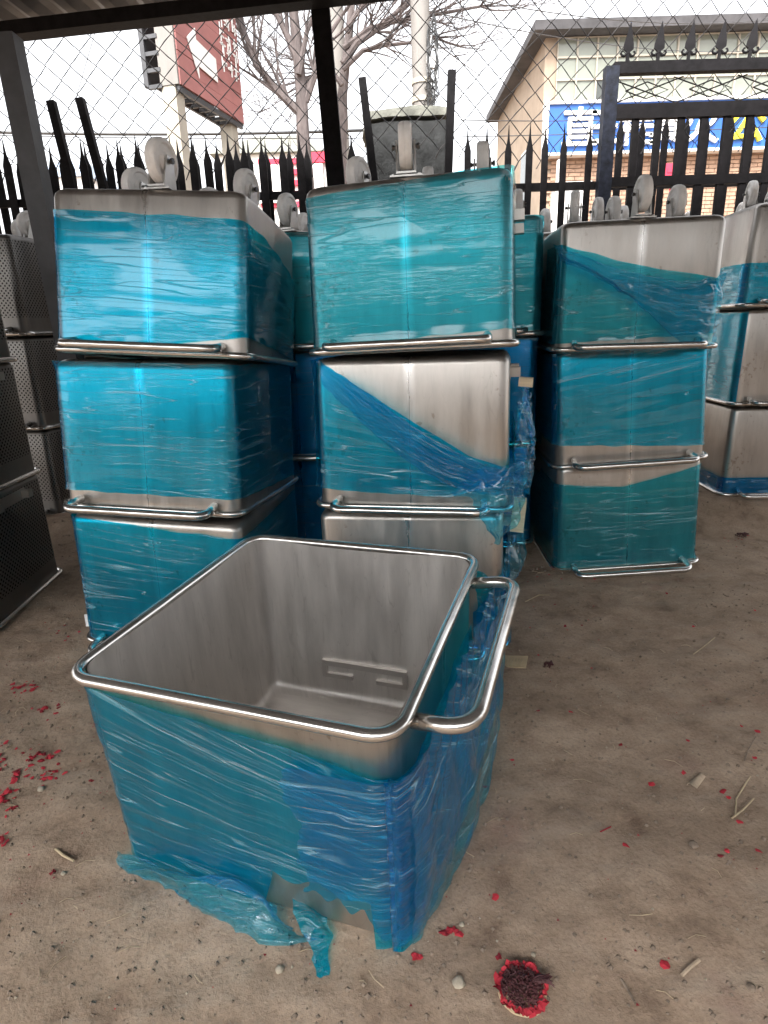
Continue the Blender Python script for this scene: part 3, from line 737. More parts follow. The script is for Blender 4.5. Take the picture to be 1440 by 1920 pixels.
# steel shows at the foot near the corner; loose skirt hanging from the near side
def nb(x_t, f, out):   # point on the near side: t from left(0) to right(1)
    hx, hy = dims(f * HF, HF, out)
    return fw(-hx, hy - 2 * hy * x_t, HF - f * HF)
gridA = [[nb(.00, .90, .010), nb(.25, .90, .014), nb(.42, .90, .016), nb(.60, .90, .018)],
         [nb(.02, .96, .022), atz(375, 1650, .07), atz(470, 1660, .085), nb(.615, .99, .03)],
         [atz(310, 1665, .012), atz(405, 1722, .015), atz(500, 1768, .02), atz(600, 1755, .015)]]
patch('torn_film_skirt', gridA, MS['film_loose'], fb, 120, 60, .008, 16, 3, (.5, .3), pleat=.012, pf=(3, 6))
gridB = [[atz(545, 1668, .06), atz(575, 1672, .05), atz(600, 1690, .03)],
         [atz(560, 1735, .03), atz(590, 1740, .03), atz(620, 1745, .02)],
         [atz(585, 1785, .008), atz(597, 1790, .015), atz(612, 1782, .008)],
         [atz(590, 1825, .006), atz(603, 1838, .006), atz(618, 1830, .006)]]
patch('torn_film_tail', gridB, MS['film'], fb, 30, 40, .008, 25, 5, (.2, .3))
# outer skirt on the handle side
def hs_(t, f, out):
    hx, hy = dims(f * HF, HF, 0)
    return fw(-hx + 2 * hx * t, -hy - out, HF - f * HF)
gridC = [[hs_(.02, .28, .03), hs_(.35, .26, .06), hs_(.7, .20, .085), hs_(1.0, .17, .085)],
         [hs_(.02, .65, .04), hs_(.35, .65, .09), hs_(.7, .62, .115), hs_(.97, .55, .10)],
         [hs_(.0, .98, .03), hs_(.3, .985, .08), hs_(.6, .97, .10), hs_(.86, .92, .10)]]
patch('torn_film_skirt', gridC, MS['film_loose'], fb, 110, 90, .005, 14, 8, (.6, .5), pleat=.008, pf=(7, 2))

# torn film on the middle stack
def cpt(px, py, Y): return at(px, py, Y)
Yf = 2.06
grid = [[cpt(600, 676, Yf - .0), cpt(700, 745, Yf - .03), cpt(800, 815, Yf - .05), cpt(900, 868, Yf - .07), cpt(985, 890, Yf + .0)],
        [cpt(602, 700, Yf - .0), cpt(705, 790, Yf - .05), cpt(805, 858, Yf - .07), cpt(900, 895, Yf - .09), cpt(990, 905, Yf - .02)],
        [cpt(604, 720, Yf - .0), cpt(720, 830, Yf - .02), cpt(820, 900, Yf - .04), cpt(900, 925, Yf - .06), cpt(975, 930, Yf + .0)]]
patch('torn_film_flap', grid, MS['film_panel'], C2, 120, 60, .004, 17, 11, (.8, .25), M=1, pleat=.010, pf=(2.5, 9))
grid = [[cpt(845, 925, Yf - .03), cpt(890, 880, Yf - .08), cpt(960, 870, Yf - .04), cpt(998, 850, Yf + .08)],
        [cpt(885, 930, Yf - .10), cpt(905, 930, Yf - .11), cpt(950, 935, Yf - .08), cpt(985, 930, Yf + .05)],
        [cpt(895, 950, Yf - .12), cpt(915, 965, Yf - .12), cpt(945, 975, Yf - .10), cpt(972, 975, Yf - .02)],
        [cpt(930, 1015, Yf - .10), cpt(935, 1022, Yf - .10), cpt(940, 1020, Yf - .10), cpt(948, 1005, Yf - .06)]]
patch('torn_film_flap', grid, MS['film_loose'], C2, 80, 80, .012, 16, 13, (.3, .4), M=1, pleat=.014, pf=(6, 4))
grid = [[cpt(978, 720, 2.2), cpt(985, 722, 2.3), cpt(992, 725, 2.4)],
        [cpt(975, 790, 2.16), cpt(1000, 800, 2.25), cpt(998, 810, 2.4)],
        [cpt(972, 860, 2.13), cpt(1003, 850, 2.2), cpt(1000, 850, 2.4)],
        [cpt(965, 920, 2.1), cpt(985, 925, 2.2), cpt(985, 925, 2.4)]]
patch('torn_film_flap', grid, MS['film'], C2, 50, 80, .012, 18, 15, (.3, .4), M=1, pleat=.012, pf=(6, 4))
grid = [[cpt(955, 1000, 2.1), cpt(970, 1000, 2.15), cpt(985, 1000, 2.3)],
        [cpt(945, 1060, 2.08), cpt(972, 1070, 2.1), cpt(985, 1050, 2.2)],
        [cpt(930, 1080, 2.06), cpt(955, 1090, 2.08), cpt(972, 1080, 2.15)]]
patch('torn_film_flap', grid, MS['film_loose'], C1, 40, 40, .012, 14, 17, (.3, .3), M=1)
# flap on the right stack
Yr = 2.74
grid = [[cpt(1040, 455, Yr + .02), cpt(1120, 487, Yr - .03), cpt(1210, 512, Yr - .03), cpt(1300, 525, Yr - .03), cpt(1362, 508, Yr + .04)],
        [cpt(1045, 470, Yr + .0), cpt(1140, 520, Yr - .02), cpt(1235, 560, Yr - .06), cpt(1310, 570, Yr - .07), cpt(1355, 570, Yr - .0)],
        [cpt(1048, 478, Yr + .0), cpt(1170, 545, Yr - .02), cpt(1250, 600, Yr - .05), cpt(1310, 610, Yr - .07), cpt(1350, 610, Yr - .0)],
        [cpt(1050, 484, Yr + .0), cpt(1190, 560, Yr - .01), cpt(1285, 645, Yr - .06), cpt(1320, 648, Yr - .05), cpt(1346, 642, Yr - .0)]]
patch('torn_film_flap', grid, MS['film_loose'], R3, 120, 70, .008, 13, 21, (.6, .4), M=1, pleat=.016, pf=(3, 7))
# wooden wedges between the middle bins
for i, (px, py, lb) in enumerate(((986, 716, 'small pale wooden block on the right side of the middle stack, below its top bin'), (972, 965, 'pale wooden block standing on the right side of the middle stack, below its middle bin'))):
    p = at(px, py, 2.22)
    mb = MB().box((0, 0, 0), (.05, .05, .03) if i == 0 else (.05, .05, .125))
    tag(mb.build('wooden_block', MS['wood'], None, False, p), lb, 'block')
    bpy.data.objects[-1 if False else ('wooden_block' if i == 0 else 'wooden_block.001')].rotation_euler = (0, RAD(4), RAD(-14))

# ---------------------------------------------------------------- palisade fence, gate, chain link
def paling_mesh(wd, hgt, tip=.16):
    p = [(-wd / 2, 0), (wd / 2, 0), (wd / 2, hgt - tip), (wd * .18, hgt - tip * .62), (wd * .12, hgt - tip * .5), (0, hgt), (-wd * .12, hgt - tip * .5), (-wd * .18, hgt - tip * .62), (-wd / 2, hgt - tip)]
    n = len(p); vs = [(x, y * 1, z) for y in (-.006, .006) for (x, z) in p]
    # folded centre rib
    me = MB().add(vs, [tuple(range(n)), tuple(range(2 * n - 1, n - 1, -1))] + [(i, i + n, (i + 1) % n + n, (i + 1) % n) for i in range(n)]).mesh('paling')
    return me
def fence(label, x0, x1, Y, ztop, step, wd, rails, rear=None, jit=.01):
    t = thing('palisade_fence', label, 'fence', ((x0 + x1) / 2, Y, 0)); cx = (x0 + x1) / 2
    me = paling_mesh(wd, ztop - .1)
    n = int((x1 - x0) / step)
    for i in range(n + 1):
        for rr in ([0] if rear is None else [0, rear]):
            o = obj('paling', me, MS['black'], t, (x0 + i * step - cx + (0.016 if rr else 0) + random.uniform(-jit, jit), rr, .1 + random.uniform(-.01, .01)))
            o.rotation_euler = (0, random.uniform(-.008, .008), random.uniform(-.15, .15))
    for z in rails: MB().box((0, .03, z), (x1 - x0 + .1, .035, .05)).build('rail', MS['black'], t)
xa, xb = at(-60, 300, 4.75).x, at(600, 300, 4.75).x
def xz(px, py, Y): p = at(px, py, Y); return p.x, p.z
zl = at(500, 250, 4.75).z
fence('black spiked palisade fence behind the left stack, running to the thick black post', at(-60, 300, 4.75).x, at(590, 300, 4.75).x, 4.75, zl, .128, .056, (at(530, 365, 4.75).z, .5), rear=.10)
fence('short black palisade stretch between the thick post and the concrete pillar', at(628, 300, 4.75).x, at(672, 300, 4.75).x, 4.75, zl + .01, .115, .055, (.5,))
fence('black palisade fence of slim spikes between the concrete pillar and the gate post', at(877, 300, 4.7).x, at(1125, 300, 4.7).x, 4.7, at(980, 232, 4.7).z, .135, .045, (at(1060, 348, 4.7).z, .5))
fence('black palisade fence seen through the bars of the gate', at(1160, 300, 5.1).x, at(1540, 300, 5.1).x, 5.1, at(1250, 200, 5.1).z, .16, .05, (at(1250, 345, 5.1).z, .5))
for (a, b, lb) in (((96, 190), (131, 330), 'slim black post standing left of its twin above the left fence'), ((150, 185), (190, 335), 'slim black post right of its twin above the left fence'), ((679, 147), (690, 240), 'short black post on the left of the concrete pillar'), ((847, 133), (842, 290), 'short black post on the right of the concrete pillar')):
    post('fence_post', lb, at(*a, 4.62), at(*b, 4.62), .05, MS['black'], base=False)
# gate
GY = 4.6
gt = thing('iron_gate', 'black iron gate with spearhead finials and crossed wire under its top bar', 'gate', (at(1140, 300, GY).x, GY, 0)); gO = V((at(1140, 300, GY).x, GY, 0))
zt = at(1300, 122, GY).z; zm = at(1300, 207, GY).z; xL = at(1148, 150, GY).x - gO.x; xR = at(1620, 200, GY).x - gO.x
MB().box((0 + xL - .01, 0, zt / 2), (.085, .07, zt)).build('gate_post', MS['blackblue'], gt)
MB().box(((xL + xR) / 2, 0, zt - .01), (xR - xL, .06, .065)).build('top_bar', MS['black'], gt)
MB().box(((xL + xR) / 2, 0, zm), (xR - xL, .05, .085)).build('middle_bar', MS['black'], gt)
MB().box(((xL + xR) / 2, 0, at(1300, 338, GY).z), (xR - xL, .04, .06)).build('lower_bar', MS['black'], gt)
def spear():
    p = [(-.010, 0), (.010, 0), (.010, .06), (.032, .078), (.030, .105), (0, .225), (-.030, .105), (-.032, .078), (-.010, .06)]
    n = len(p); m = MB().add([(x, y, z) for y in (-.006, .006) for (x, z) in p], [(i, i + n, (i + 1) % n + n, (i + 1) % n) for i in range(n)])
    for y, o_ in ((-.006, 0), (.006, n)): m.f += [(o_, o_ + 1, o_ + 2, o_ + 8), (o_ + 8, o_ + 2, o_ + 3, o_ + 7), (o_ + 7, o_ + 3, o_ + 4, o_ + 6), (o_ + 6, o_ + 4, o_ + 5)]
    for s_ in (-1, 1): m.tube([(s_ * .005, 0, .055), (s_ * .022, 0, .040), (s_ * .038, 0, .042), (s_ * .046, 0, .055), (s_ * .040, 0, .066), (s_ * .032, 0, .064)], [.009, .009, .008, .007, .006, .004], 6)
    return m.mesh('spearhead')
spm = spear()
for i in range(9):
    o = obj('spearhead', spm, MS['black'], gt, (at(1175, 125, GY).x - gO.x + i * .197, 0, zt + .02)); o.rotation_euler = (0, RAD(2 + i * .8), RAD(-4 * i))
bm_ = MB().box((0, 0, (zm - .02) / 2 + .06), (.043, .03, zm - .12)).mesh('bar')
for i in range(14): obj('bar', bm_, MS['black'], gt, (.165 + i * .152, 0, 0))
for i in range(5):
    x0 = .09 + i * .42; a, b = zm + .05, zt - .05; mid = (a + b) / 2
    MB().tube([(x0 - .1, .03, a), (x0 + .38, .035, b)], .0045, 5).build('brace_wire', MS['wire'], gt)
    MB().tube([(x0 - .1, .04, b), (x0 + .38, .042, a)], .0045, 5).build('brace_wire', MS['wire'], gt)
    MB().tube([(x0, .02, mid), (x0 + .14, .02, b - .03), (x0 + .28, .02, mid), (x0 + .14, .02, a + .03), (x0, .02, mid)], .0045, 5).build('brace_wire', MS['wire'], gt)
# chain link
ch = thing('chain_link_mesh', 'sagging chain link mesh stretched above the palisade fence', 'fence', (0, 4.9, 0))
pw, phh = .168, .170
xs0, xs1 = at(-60, 100, 4.9).x, at(1500, 100, 4.9).x
ztop = at(1440, -60, 4.9).z
def chw(x, z):
    s = .05 * noise.noise(V((x * .8, z * .8, 3))); sh = -.10 * max(0, min(1, (-x - .5) / 1.5)) * (z - 2.3)
    return V((x + s + sh, .02 * noise.noise(V((x * 2, z * 2, 8))), z + .04 * noise.noise(V((x * .9, z * .7, 12)))))
k = 0; x = xs0
while x < xs1:
    zb = 2.36 + .06 * noise.noise(V((x * 1.5, 0, 0))) + (.03 if x > 0 else 0)
    npt = int((ztop - zb) / (phh / 2)) + 1; pts = []
    for i in range(npt + 1):
        z = ztop - i * phh / 2; xx = x + (pw / 2 if (i + 0) % 2 else 0)
        p = chw(xx, z); p.y += .006 * (1 if (i % 2) else -1)
        if i:
            q = (pts[-1] + p) / 2 + V((random.uniform(-.004, .004), 0, random.uniform(-.004, .004))); pts.append(q)
        pts.append(p)
    pts.append(pts[-1] + V((random.choice((-.03, .03)), 0, -.05)))
    me = MB().tube(pts, .0038, 4, cap=False).build('wire', MS['wire'], ch)
    x += pw / 2 if False else pw
    k += 1
# the second, interleaved family
x = xs0 + pw / 2
while x < xs1:
    zb = 2.36 + .06 * noise.noise(V((x * 1.5, 0, 0))) + (.03 if x > 0 else 0)
    npt = int((ztop - zb) / (phh / 2)) + 1; pts = []
    for i in range(npt + 1):
        z = ztop - i * phh / 2; xx = x + (0 if i % 2 else pw / 2)
        p = chw(xx, z); p.y += .006 * (-1 if (i % 2) else 1)
        if i: pts.append((pts[-1] + p) / 2 + V((random.uniform(-.004, .004), 0, random.uniform(-.004, .004))))
        pts.append(p)
    pts.append(pts[-1] + V((random.choice((-.03, .03)), 0, -.06)))
    MB().tube(pts, .0038, 4, cap=False).build('wire', MS['wire'], ch)
    x += pw

# concrete pillar
CY = 5.05
a = at(684, 215, CY); b = at(842, 212, CY)
pil = thing('concrete_pillar', 'dark weathered concrete pillar with a rough pale cap, behind the middle stack', 'pillar', ((a.x + b.x) / 2, CY + .35, 0))
def rough_box(cx, cz, dx, dy, dz, amp, seg=14):
    bm = bmesh.new(); bmesh.ops.create_cube(bm, size=1); bmesh.ops.subdivide_edges(bm, edges=bm.edges, cuts=seg, use_grid_fill=True)
    for v in bm.verts:
        v.co = V((v.co.x * dx + cx, v.co.y * dy, v.co.z * dz + cz)); v.co += V((noise.noise(v.co * 6), noise.noise(v.co * 6 + V((5, 5, 5))), noise.noise(v.co * 5 + V((9, 1, 1))))) * amp
    me = bpy.data.meshes.new('rough'); bm.to_mesh(me); bm.free(); smooth(me); return me
wdt = b.x - a.x; zc = a.z
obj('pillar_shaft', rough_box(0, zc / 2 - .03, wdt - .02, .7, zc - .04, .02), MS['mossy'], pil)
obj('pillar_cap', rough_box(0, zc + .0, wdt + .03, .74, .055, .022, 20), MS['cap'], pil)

# utility pole with cable coil
UY = 8.0
pa, pb = at(792, 200, UY), at(786, -40, UY)
up = thing('utility_pole', 'pale concrete utility pole with a coil of black cable, above the concrete pillar', 'pole', (pa.x, UY, 0))
lean = (pb.x - pa.x) / (pb.z - pa.z)
MB().tube([(-pa.z * lean, 0, 0), (0, 0, pa.z), (lean * 6, 0, pa.z + 6)], [.125, .108, .085], 20).build('pole_shaft', MS['pole'], up, True)
for z in (at(790, 160, UY).z, at(790, 175, UY).z - .1): MB().lathe([(0, .113), (0, .121), (.05, .121), (.05, .113)], 'Z', 20, (0, 0, z)).build('clamp_band', MS['cream'], up)
cb_ = MB()
for i in range(12):
    cx, cz = at(806, 60 + i * 4, UY).x - pa.x, at(806, 90 + i * 5, UY).z
    pts = [(cx + .07 * cos(t) * random.uniform(.5, 1) + .02, -.12 + random.uniform(-.02, .02), cz + random.uniform(.14, .34) * sin(t)) for t in [2 * pi * j / 14 for j in range(14)]]
    cb_.tube(pts, .006, 4, True)
for i in range(8):
    p = at(806, 185, UY); pts = [(p.x - pa.x + random.uniform(-.02, .08) * 1.2 * sin(t), -.12, p.z + .14 * cos(t)) for t in [2 * pi * j / 12 for j in range(12)]]; cb_.tube(pts, .006, 4, True)
cb_.build('cable_coil', MS['bolt'], up)
q = at(806, 118, UY); cm = MB().box((q.x - pa.x, -.04, q.z), (.09, .12, .07)).lathe([(-.05, .0), (-.05, .03), (0, .045), (.05, .045), (.05, 0)], 'Z', 14, (q.x - pa.x + .02, -.10, q.z - .04)); cm.build('security_camera', MS['white'], up)
# thin second pole
pa2 = at(640, 250, 11); pole2 = thing('utility_pole', 'thin far concrete pole right of the thick black post', 'pole', (pa2.x, 11, 0))
MB().tube([(0, 0, 0), (-.02, 0, 9)], [.14, .11], 14).build('pole_shaft', MS['pole'], pole2, True)
MB().bar((-.6, 0, at(640, 5, 11).z), (.6, 0, at(640, 5, 11).z + .03), .08, .08).build('crossarm', MS['bolt'], pole2)

# bare trees
def tree(label, base, trunk, seed, r0, lv=4, dens=1.0):
    rnd = random.Random(seed)
    t = thing('bare_tree', label, 'tree', base)
    tk = MB(); P = [V(p) - V(base) for p in trunk]; rs = [r0 * (1 - .55 * i / (len(P) - 1)) for i in range(len(P))]
    tk.tube(P, rs, 9); tk.build('trunk', MS['bark'], t, True)
    br = MB()
    def grow(p, d, ln, r, k):
        pts = [p]; rr = [r]; n = 5
        for i in range(n):
            d = (d + V((rnd.uniform(-.22, .22), rnd.uniform(-.22, .22), rnd.uniform(-.12, .20)))).normalized()
            p = p + d * ln / n; pts.append(p); rr.append(max(.0035, r * (1 - .6 * (i + 1) / n)))
            if k > 0 and i >= 1 and rnd.random() < .62:
                for _ in range(1 if rnd.random() < .9 else 2):
                    a = V((rnd.uniform(-1, 1), rnd.uniform(-1, 1), rnd.uniform(-.3, .8))).normalized()
                    grow(p, (d * .75 + a * .75).normalized(), ln * rnd.uniform(.5, .75), rr[-1] * .62, k - 1)
        br.tube(pts, rr, 4 if r < .02 else 6, cap=False)
    return t, br, grow
def T(*pts, Y): return [at(x, y, Y) for x, y in pts]
tr = T((575, 330), (568, 250), (565, 170), (558, 90), (548, 0), (540, -60), Y=8.6)
base = V((tr[0].x + .05, 8.6, 0)); t1, br, grow = tree('bare grey tree forking just left of the thick black post', base, [base] + tr, 3, .10)
for pts, r in ((T((566, 215), (545, 195), (520, 170), (480, 120), (462, 70), (442, 20), Y=8.6), .06), (T((560, 120), (540, 70), (520, 30), (505, 0), Y=8.6), .05), (T((572, 190), (590, 140), (600, 90), (640, 30), Y=8.6), .05), (T((560, 140), (575, 60), (600, 0), Y=8.5), .04)):
    pts = [p - base for p in pts]; br.tube(pts, [r * (1 - .6 * i / (len(pts) - 1)) for i in range(len(pts))], 7)
    for p, q in zip(pts[1:], pts[2:] + [pts[-1] + (pts[-1] - pts[-2])]):
        for _ in range(3): grow(p, ((q - p).normalized() + V((random.uniform(-.8, .8), random.uniform(-.5, .5), random.uniform(0, .6)))).normalized(), random.uniform(.5, .9), r * .35, 2)
br.build('branches', MS['bark'], t1, True)
tr = T((640, 300), (642, 180), (648, 120), (655, 60), (660, 0), (665, -60), Y=9.6)
base = V((tr[0].x, 9.6, 0)); t2, br, grow = tree('bare tree with long branches reaching right across the utility pole', base, [base] + tr, 9, .085)
for pts, r in ((T((643, 130), (680, 95), (720, 85), (770, 80), (810, 70), Y=9.4), .035), (T((643, 120), (670, 80), (700, 60), (735, 30), (760, 10), Y=9.4), .05), (T((645, 90), (690, 55), (740, 40), (800, 30), (900, 12), Y=9.4), .04), (T((650, 60), (665, 30), (685, 5), (700, -30), Y=9.4), .04), (T((641, 160), (620, 130), (600, 135), (580, 150), Y=9.4), .035)):
    pts = [p - base for p in pts]; br.tube(pts, [r * (1 - .6 * i / (len(pts) - 1)) for i in range(len(pts))], 7)
    for p, q in zip(pts[1:], pts[2:] + [pts[-1] + (pts[-1] - pts[-2])]):
        for _ in range(5): grow(p, ((q - p).normalized() + V((random.uniform(-.9, .9), random.uniform(-.5, .5), random.uniform(-.5, .5)))).normalized(), random.uniform(.5, 1.0), r * .3, 2)
br.build('branches', MS['bark'], t2, True)

# ---------------------------------------------------------------- red sign on two columns
sa, sb = at(337, 158, 7.0), None
d_ = ray(456, 233); sb = CAMP + d_ * ((sa.z - HC) / d_.z)
sign = thing('roadside_sign', 'faded red sign with a white arrow and columns of white characters, on two cream columns', 'sign', (sa.x, sa.y, 0))
so_ = V((sa.x, sa.y, 0)); dx = (sb - sa); dx.z = 0; Ls = dx.length; dx.normalize(); nx_ = V((dx.y, -dx.x, 0)); 
if nx_.x < 0: nx_ = -nx_        # face looks right towards the yard
yaw = math.atan2(dx.y, dx.x)
Rz = Matrix.Rotation(yaw, 3, 'Z'); zb = sa.z; HS = 1.9
def sg(p): return Rz @ V(p) # local: x along, y depth(left = +), z
mb = MB(); npan = 13
for i in range(npan):
    z = zb + HS * (i + .5) / npan; MB().box(sg((Ls / 2, 0, z)), (Ls, .02 if i % 2 else .028, HS / npan - .006), Rz).build('sign_panel', MS['signred'], sign)
for (u, wz) in ((0, 0), (Ls, 0)):
    MB().box(sg((u, .10, zb + HS / 2)), (.05, .2, HS), Rz).build('side_frame', MS['pole'], sign)
fr = MB(); fr.box(sg((Ls / 2, .20, zb - .03)), (Ls, .03, .05), Rz); fr.box(sg((Ls / 2, .02, zb - .03)), (Ls, .03, .05), Rz)
for i in range(9): fr.box(sg((Ls * (i + .5) / 9, .11, zb - .03)), (.03, .18, .03), Rz)
for i in range(14): fr.box(sg((-.02, .26, zb + i * .14)), (.03, .16, .035), Rz)
fr.box(sg((-.02, .35, zb + HS / 2)), (.04, .05, HS), Rz); fr.box(sg((Ls / 2, .37, zb + HS / 2)), (Ls, .02, HS - .1), Rz)
fr.build('frame', MS['post'], sign)
for u in (.06, Ls - .14):
    MB().box(sg((u, .12, zb / 2 + .4)), (.15, .15, zb + .8), Rz).build('column', MS['cream'], sign)
# arrow
ya = -.022
def face(pts): return [sg((x, ya, z)) for x, z in pts]
ar = [(Ls * .14, zb + .46), (Ls * .27, zb + .60), (Ls * .27, zb + .50), (Ls * .56, zb + .46), (Ls * .56, zb + .24), (Ls * .27, zb + .27), (Ls * .27, zb + .16)]
n = len(ar); off_ = sg((0, -.008, 0))
MB().add(face(ar) + [p + off_ for p in face(ar)], [tuple(range(n)), tuple(range(2 * n - 1, n - 1, -1))] + [(i, (i + 1) % n, (i + 1) % n + n, i + n) for i in range(n)]).build('arrow', MS['white'], sign)
def text_mesh(body, size, ext=.004):
    c = bpy.data.curves.new('letters', 'FONT'); c.body = body; c.size = size; c.extrude = ext; c.resolution_u = 3
    c.offset = size * .012
    o = bpy.data.objects.new('letters', c); COL.objects.link(o); dg = bpy.context.evaluated_depsgraph_get(); dg.update()
    me = bpy.data.meshes.new_from_object(o.evaluated_get(dg)); bpy.data.objects.remove(o); bpy.data.curves.remove(c); return me
r4 = random.Random(12)
for c in range(6):
    for j in range(6):
        st_ = MB(); cxx, czz = Ls * (.36 + .115 * c), zb + 1.22 - j * .15
        if j > 2 and c < 3: continue
        for k in range(5):
            vert_ = k % 2; st_.box(sg((cxx + r4.uniform(-.035, .035), ya, czz + r4.uniform(-.05, .05))), (.016 if vert_ else .085, .008, .11 if vert_ else .014), Rz)
        st_.build('character', MS['white'], sign)

# ---------------------------------------------------------------- building with the blue sign
BY = 14.0
def Bp(px, py, Y=BY): return at(px, py, Y)
bl = Bp(1040, 60); xw0 = Bp(1022, 120).x; ztopB = Bp(1040, 70).z
bO = V((xw0, BY, 0)); bd = thing('office_building', 'two storey beige building with rows of pale windows and a dark eave, behind the gate', 'building', bO)
BW = 11.0; BD = 5.0
MB().box((BW / 2, BD / 2 + .02, ztopB / 2), (BW, BD, ztopB)).build('wall', MS['plaster'], bd)
# eave slab: deep dark overhang
MB().box((BW / 2 - .1, BD / 2 - .1, ztopB + .08), (BW + .4, BD + .5, .16)).build('roof', MS['eave'], bd)
wx0 = Bp(1043, 130).x - bO.x; colw = (Bp(1378, 130).x - Bp(1043, 130).x) / 9
zr = [Bp(1100, 190).z, Bp(1100, 150).z, Bp(1100, 108).z, Bp(1100, 70).z]
for r in range(3):
    for c in range(18):
        x = wx0 + (c + .5) * colw; z = (zr[r] + zr[r + 1]) / 2; hgt = zr[r + 1] - zr[r]
        if x > BW - .3: continue
        wdw = MB()
        for (cx, cz, dx_, dz_) in ((0, hgt / 2 - .008, colw, .016), (0, -hgt / 2 + .008, colw, .016), (-colw / 2 + .008, 0, .016, hgt - .034), (colw / 2 - .008, 0, .016, hgt - .034)):
            wdw.box((cx, 0, cz), (dx_ - .001, .05, dz_))
        f = wdw.build('window', MS['cream'], bd, False, (x, -.02, z))
        MB().box((0, .015, 0), (colw - .032, .012, hgt - .032)).build('pane', MS['darkglass'] if (c, r) in ((2, 0),) else MS['glass'], f)
# side windows on the receding left wall
for k in range(2):
    f = MB().box((0, 0, 0), (.05, .7, 1.3)).build('window', MS['white'], bd, False, (-.01, 1.4 + k * 1.9, 4.2)); MB().box((-.03, 0, 0), (.02, .6, 1.2)).build('pane', MS['darkglass'], f)
# brick band below the sign, real courses
zs0 = Bp(1200, 283).z
# blue sign
p0, p1 = Bp(1029, 196, BY - .25), Bp(1029, 288, BY - .25)
sgn = thing('shop_sign', 'long bright blue shop sign with white and yellow characters on the beige building', 'sign', (p0.x, BY - .25, 0))
hs_z = (p0.z + p1.z) / 2; hh_ = p0.z - p1.z; WS = 9.0
MB().box((WS / 2, .1, hs_z), (WS, .2, hh_)).build('sign_face', MS['signblue'], sgn)
f = MB()
for dz in (-1, 1): f.box((WS / 2, .08, hs_z + dz * (hh_ / 2 + .02)), (WS + .12, .26, .05))
f.box((-.03, .08, hs_z), (.06, .26, hh_)); f.build('sign_frame', MS['white'], sgn)
chars = [('直', 1087, 0), ('三', 1135, 0), ('程', 1193, 0), ('真', 1250, 0), ('火', 1315, 0), ('公', 1400, 1)]
for c, px, ye in chars:
    me = text_mesh(c, .74, .03); xc = Bp(px, 240, BY - .28).x - p0.x
    o = obj('character', me, MS['yellow'] if ye else MS['white'], sgn, (xc - .37, -.035, hs_z - .27)); o.rotation_euler = (pi / 2, 0, 0)
# bricks under the sign
bk = MB().box((0, 0, 0), (.24, .03, .065)).mesh('brick')
bkN = 0; brt = MB()
for r in range(26):
    for c in range(44):
        brt.box((.2 + c * .25 + (.125 if r % 2 else 0), -.012, zs0 - .1 - r * .075), (.238, .03, .063))
o = brt.build('brickwork', MS['brick'], bd); o['kind'] = 'stuff'
# street furniture seen between the palings
q = at(1052, 300, 9); tag(MB().box((0, 0, q.z / 2), (.09, .09, q.z)).build('white_pipe', MS['white'], None, False, (q.x, 9, 0)), 'tall white square pipe standing behind the fence left of the gate', 'pipe')
q = at(1068, 352, 9.2); tag(MB().box((0, 0, q.z / 2), (.42, .3, q.z)).box((0, 0, q.z + .02), (.5, .36, .04)).build('white_cabinet', MS['white'], None, False, (q.x, 9.2, 0)), 'white cabinet behind the fence left of the gate', 'cabinet')
q = at(1262, 328, 10); tag(MB().box((0, 0, 0), (.28, .06, .3)).box((0, -.035, .05), (.2, .01, .05)).box((0, 0, -q.z / 2), (.05, .05, q.z)).build('red_notice', MS['redbanner'], None, False, (q.x, 10, q.z)), 'small red notice seen between the gate bars', 'notice')

# ---------------------------------------------------------------- far things on the left
def house(label, px0, px1, pyr, pye, Y, wall, roofm):
    a, b = at(px0, pye, Y), at(px1, pye, Y); r_ = at((px0 + px1) / 2, pyr, Y + 2); W_ = b.x - a.x
    t = thing('far_house', label, 'house', (a.x, Y, 0)); ze, zr_ = a.z, r_.z
    MB().box((W_ / 2, 2, ze / 2), (W_ - .3, 4, ze)).build('wall', MS[wall], t)
    MB().add([(0, -.2, ze), (W_, -.2, ze), (W_, 4.2, ze), (0, 4.2, ze), (W_ * .3, 2, zr_), (W_ * .7, 2, zr_)], [(0, 1, 5, 4), (1, 2, 5), (2, 3, 4, 5), (3, 0, 4), (0, 3, 2, 1)]).build('roof', MS[roofm], t)
    for i in range(3):
        f = MB().box((W_ * (i + .7) / 3.4, -.02, ze * .62), (.9, .08, 1.0)).build('window', MS['white'], t); MB().box((W_ * (i + .7) / 3.4, -.07, ze * .62), (.74, .03, .84)).build('pane', MS['darkglass'], f)
house('far pavilion with a blue grey hipped roof behind the left palings', 40, 170, 303, 335, 30, 'white', 'blueroof')
house('low far house with a grey roof at the foot of the red sign', 395, 610, 255, 292, 20, 'white', 'cap')
a, b = at(478, 298, 12), at(610, 298, 12)
shop = thing('roadside_shop', 'white shop front with red striped banners seen between the left palings', 'shop', (a.x, 12, 0)); W_ = b.x - a.x
MB().box((W_ / 2, .6, a.z / 2), (W_, 1.2, a.z)).build('wall', MS['white'], shop)
for k in range(5): MB().box((W_ * .42, -.03, a.z - .06 - k * .17), (W_ * .75, .05, .085)).build('red_stripe', MS['redbanner'], shop)
MB().box((W_ * .93, -.05, a.z - .02), (W_ * .25, .07, .16)).build('red_banner', MS['redbanner'], shop)
for x in (.06, .30, .86): MB().box((W_ * x, -.08, a.z - .42), (.24, .03, .6)).build('poster', MS['white'], shop)
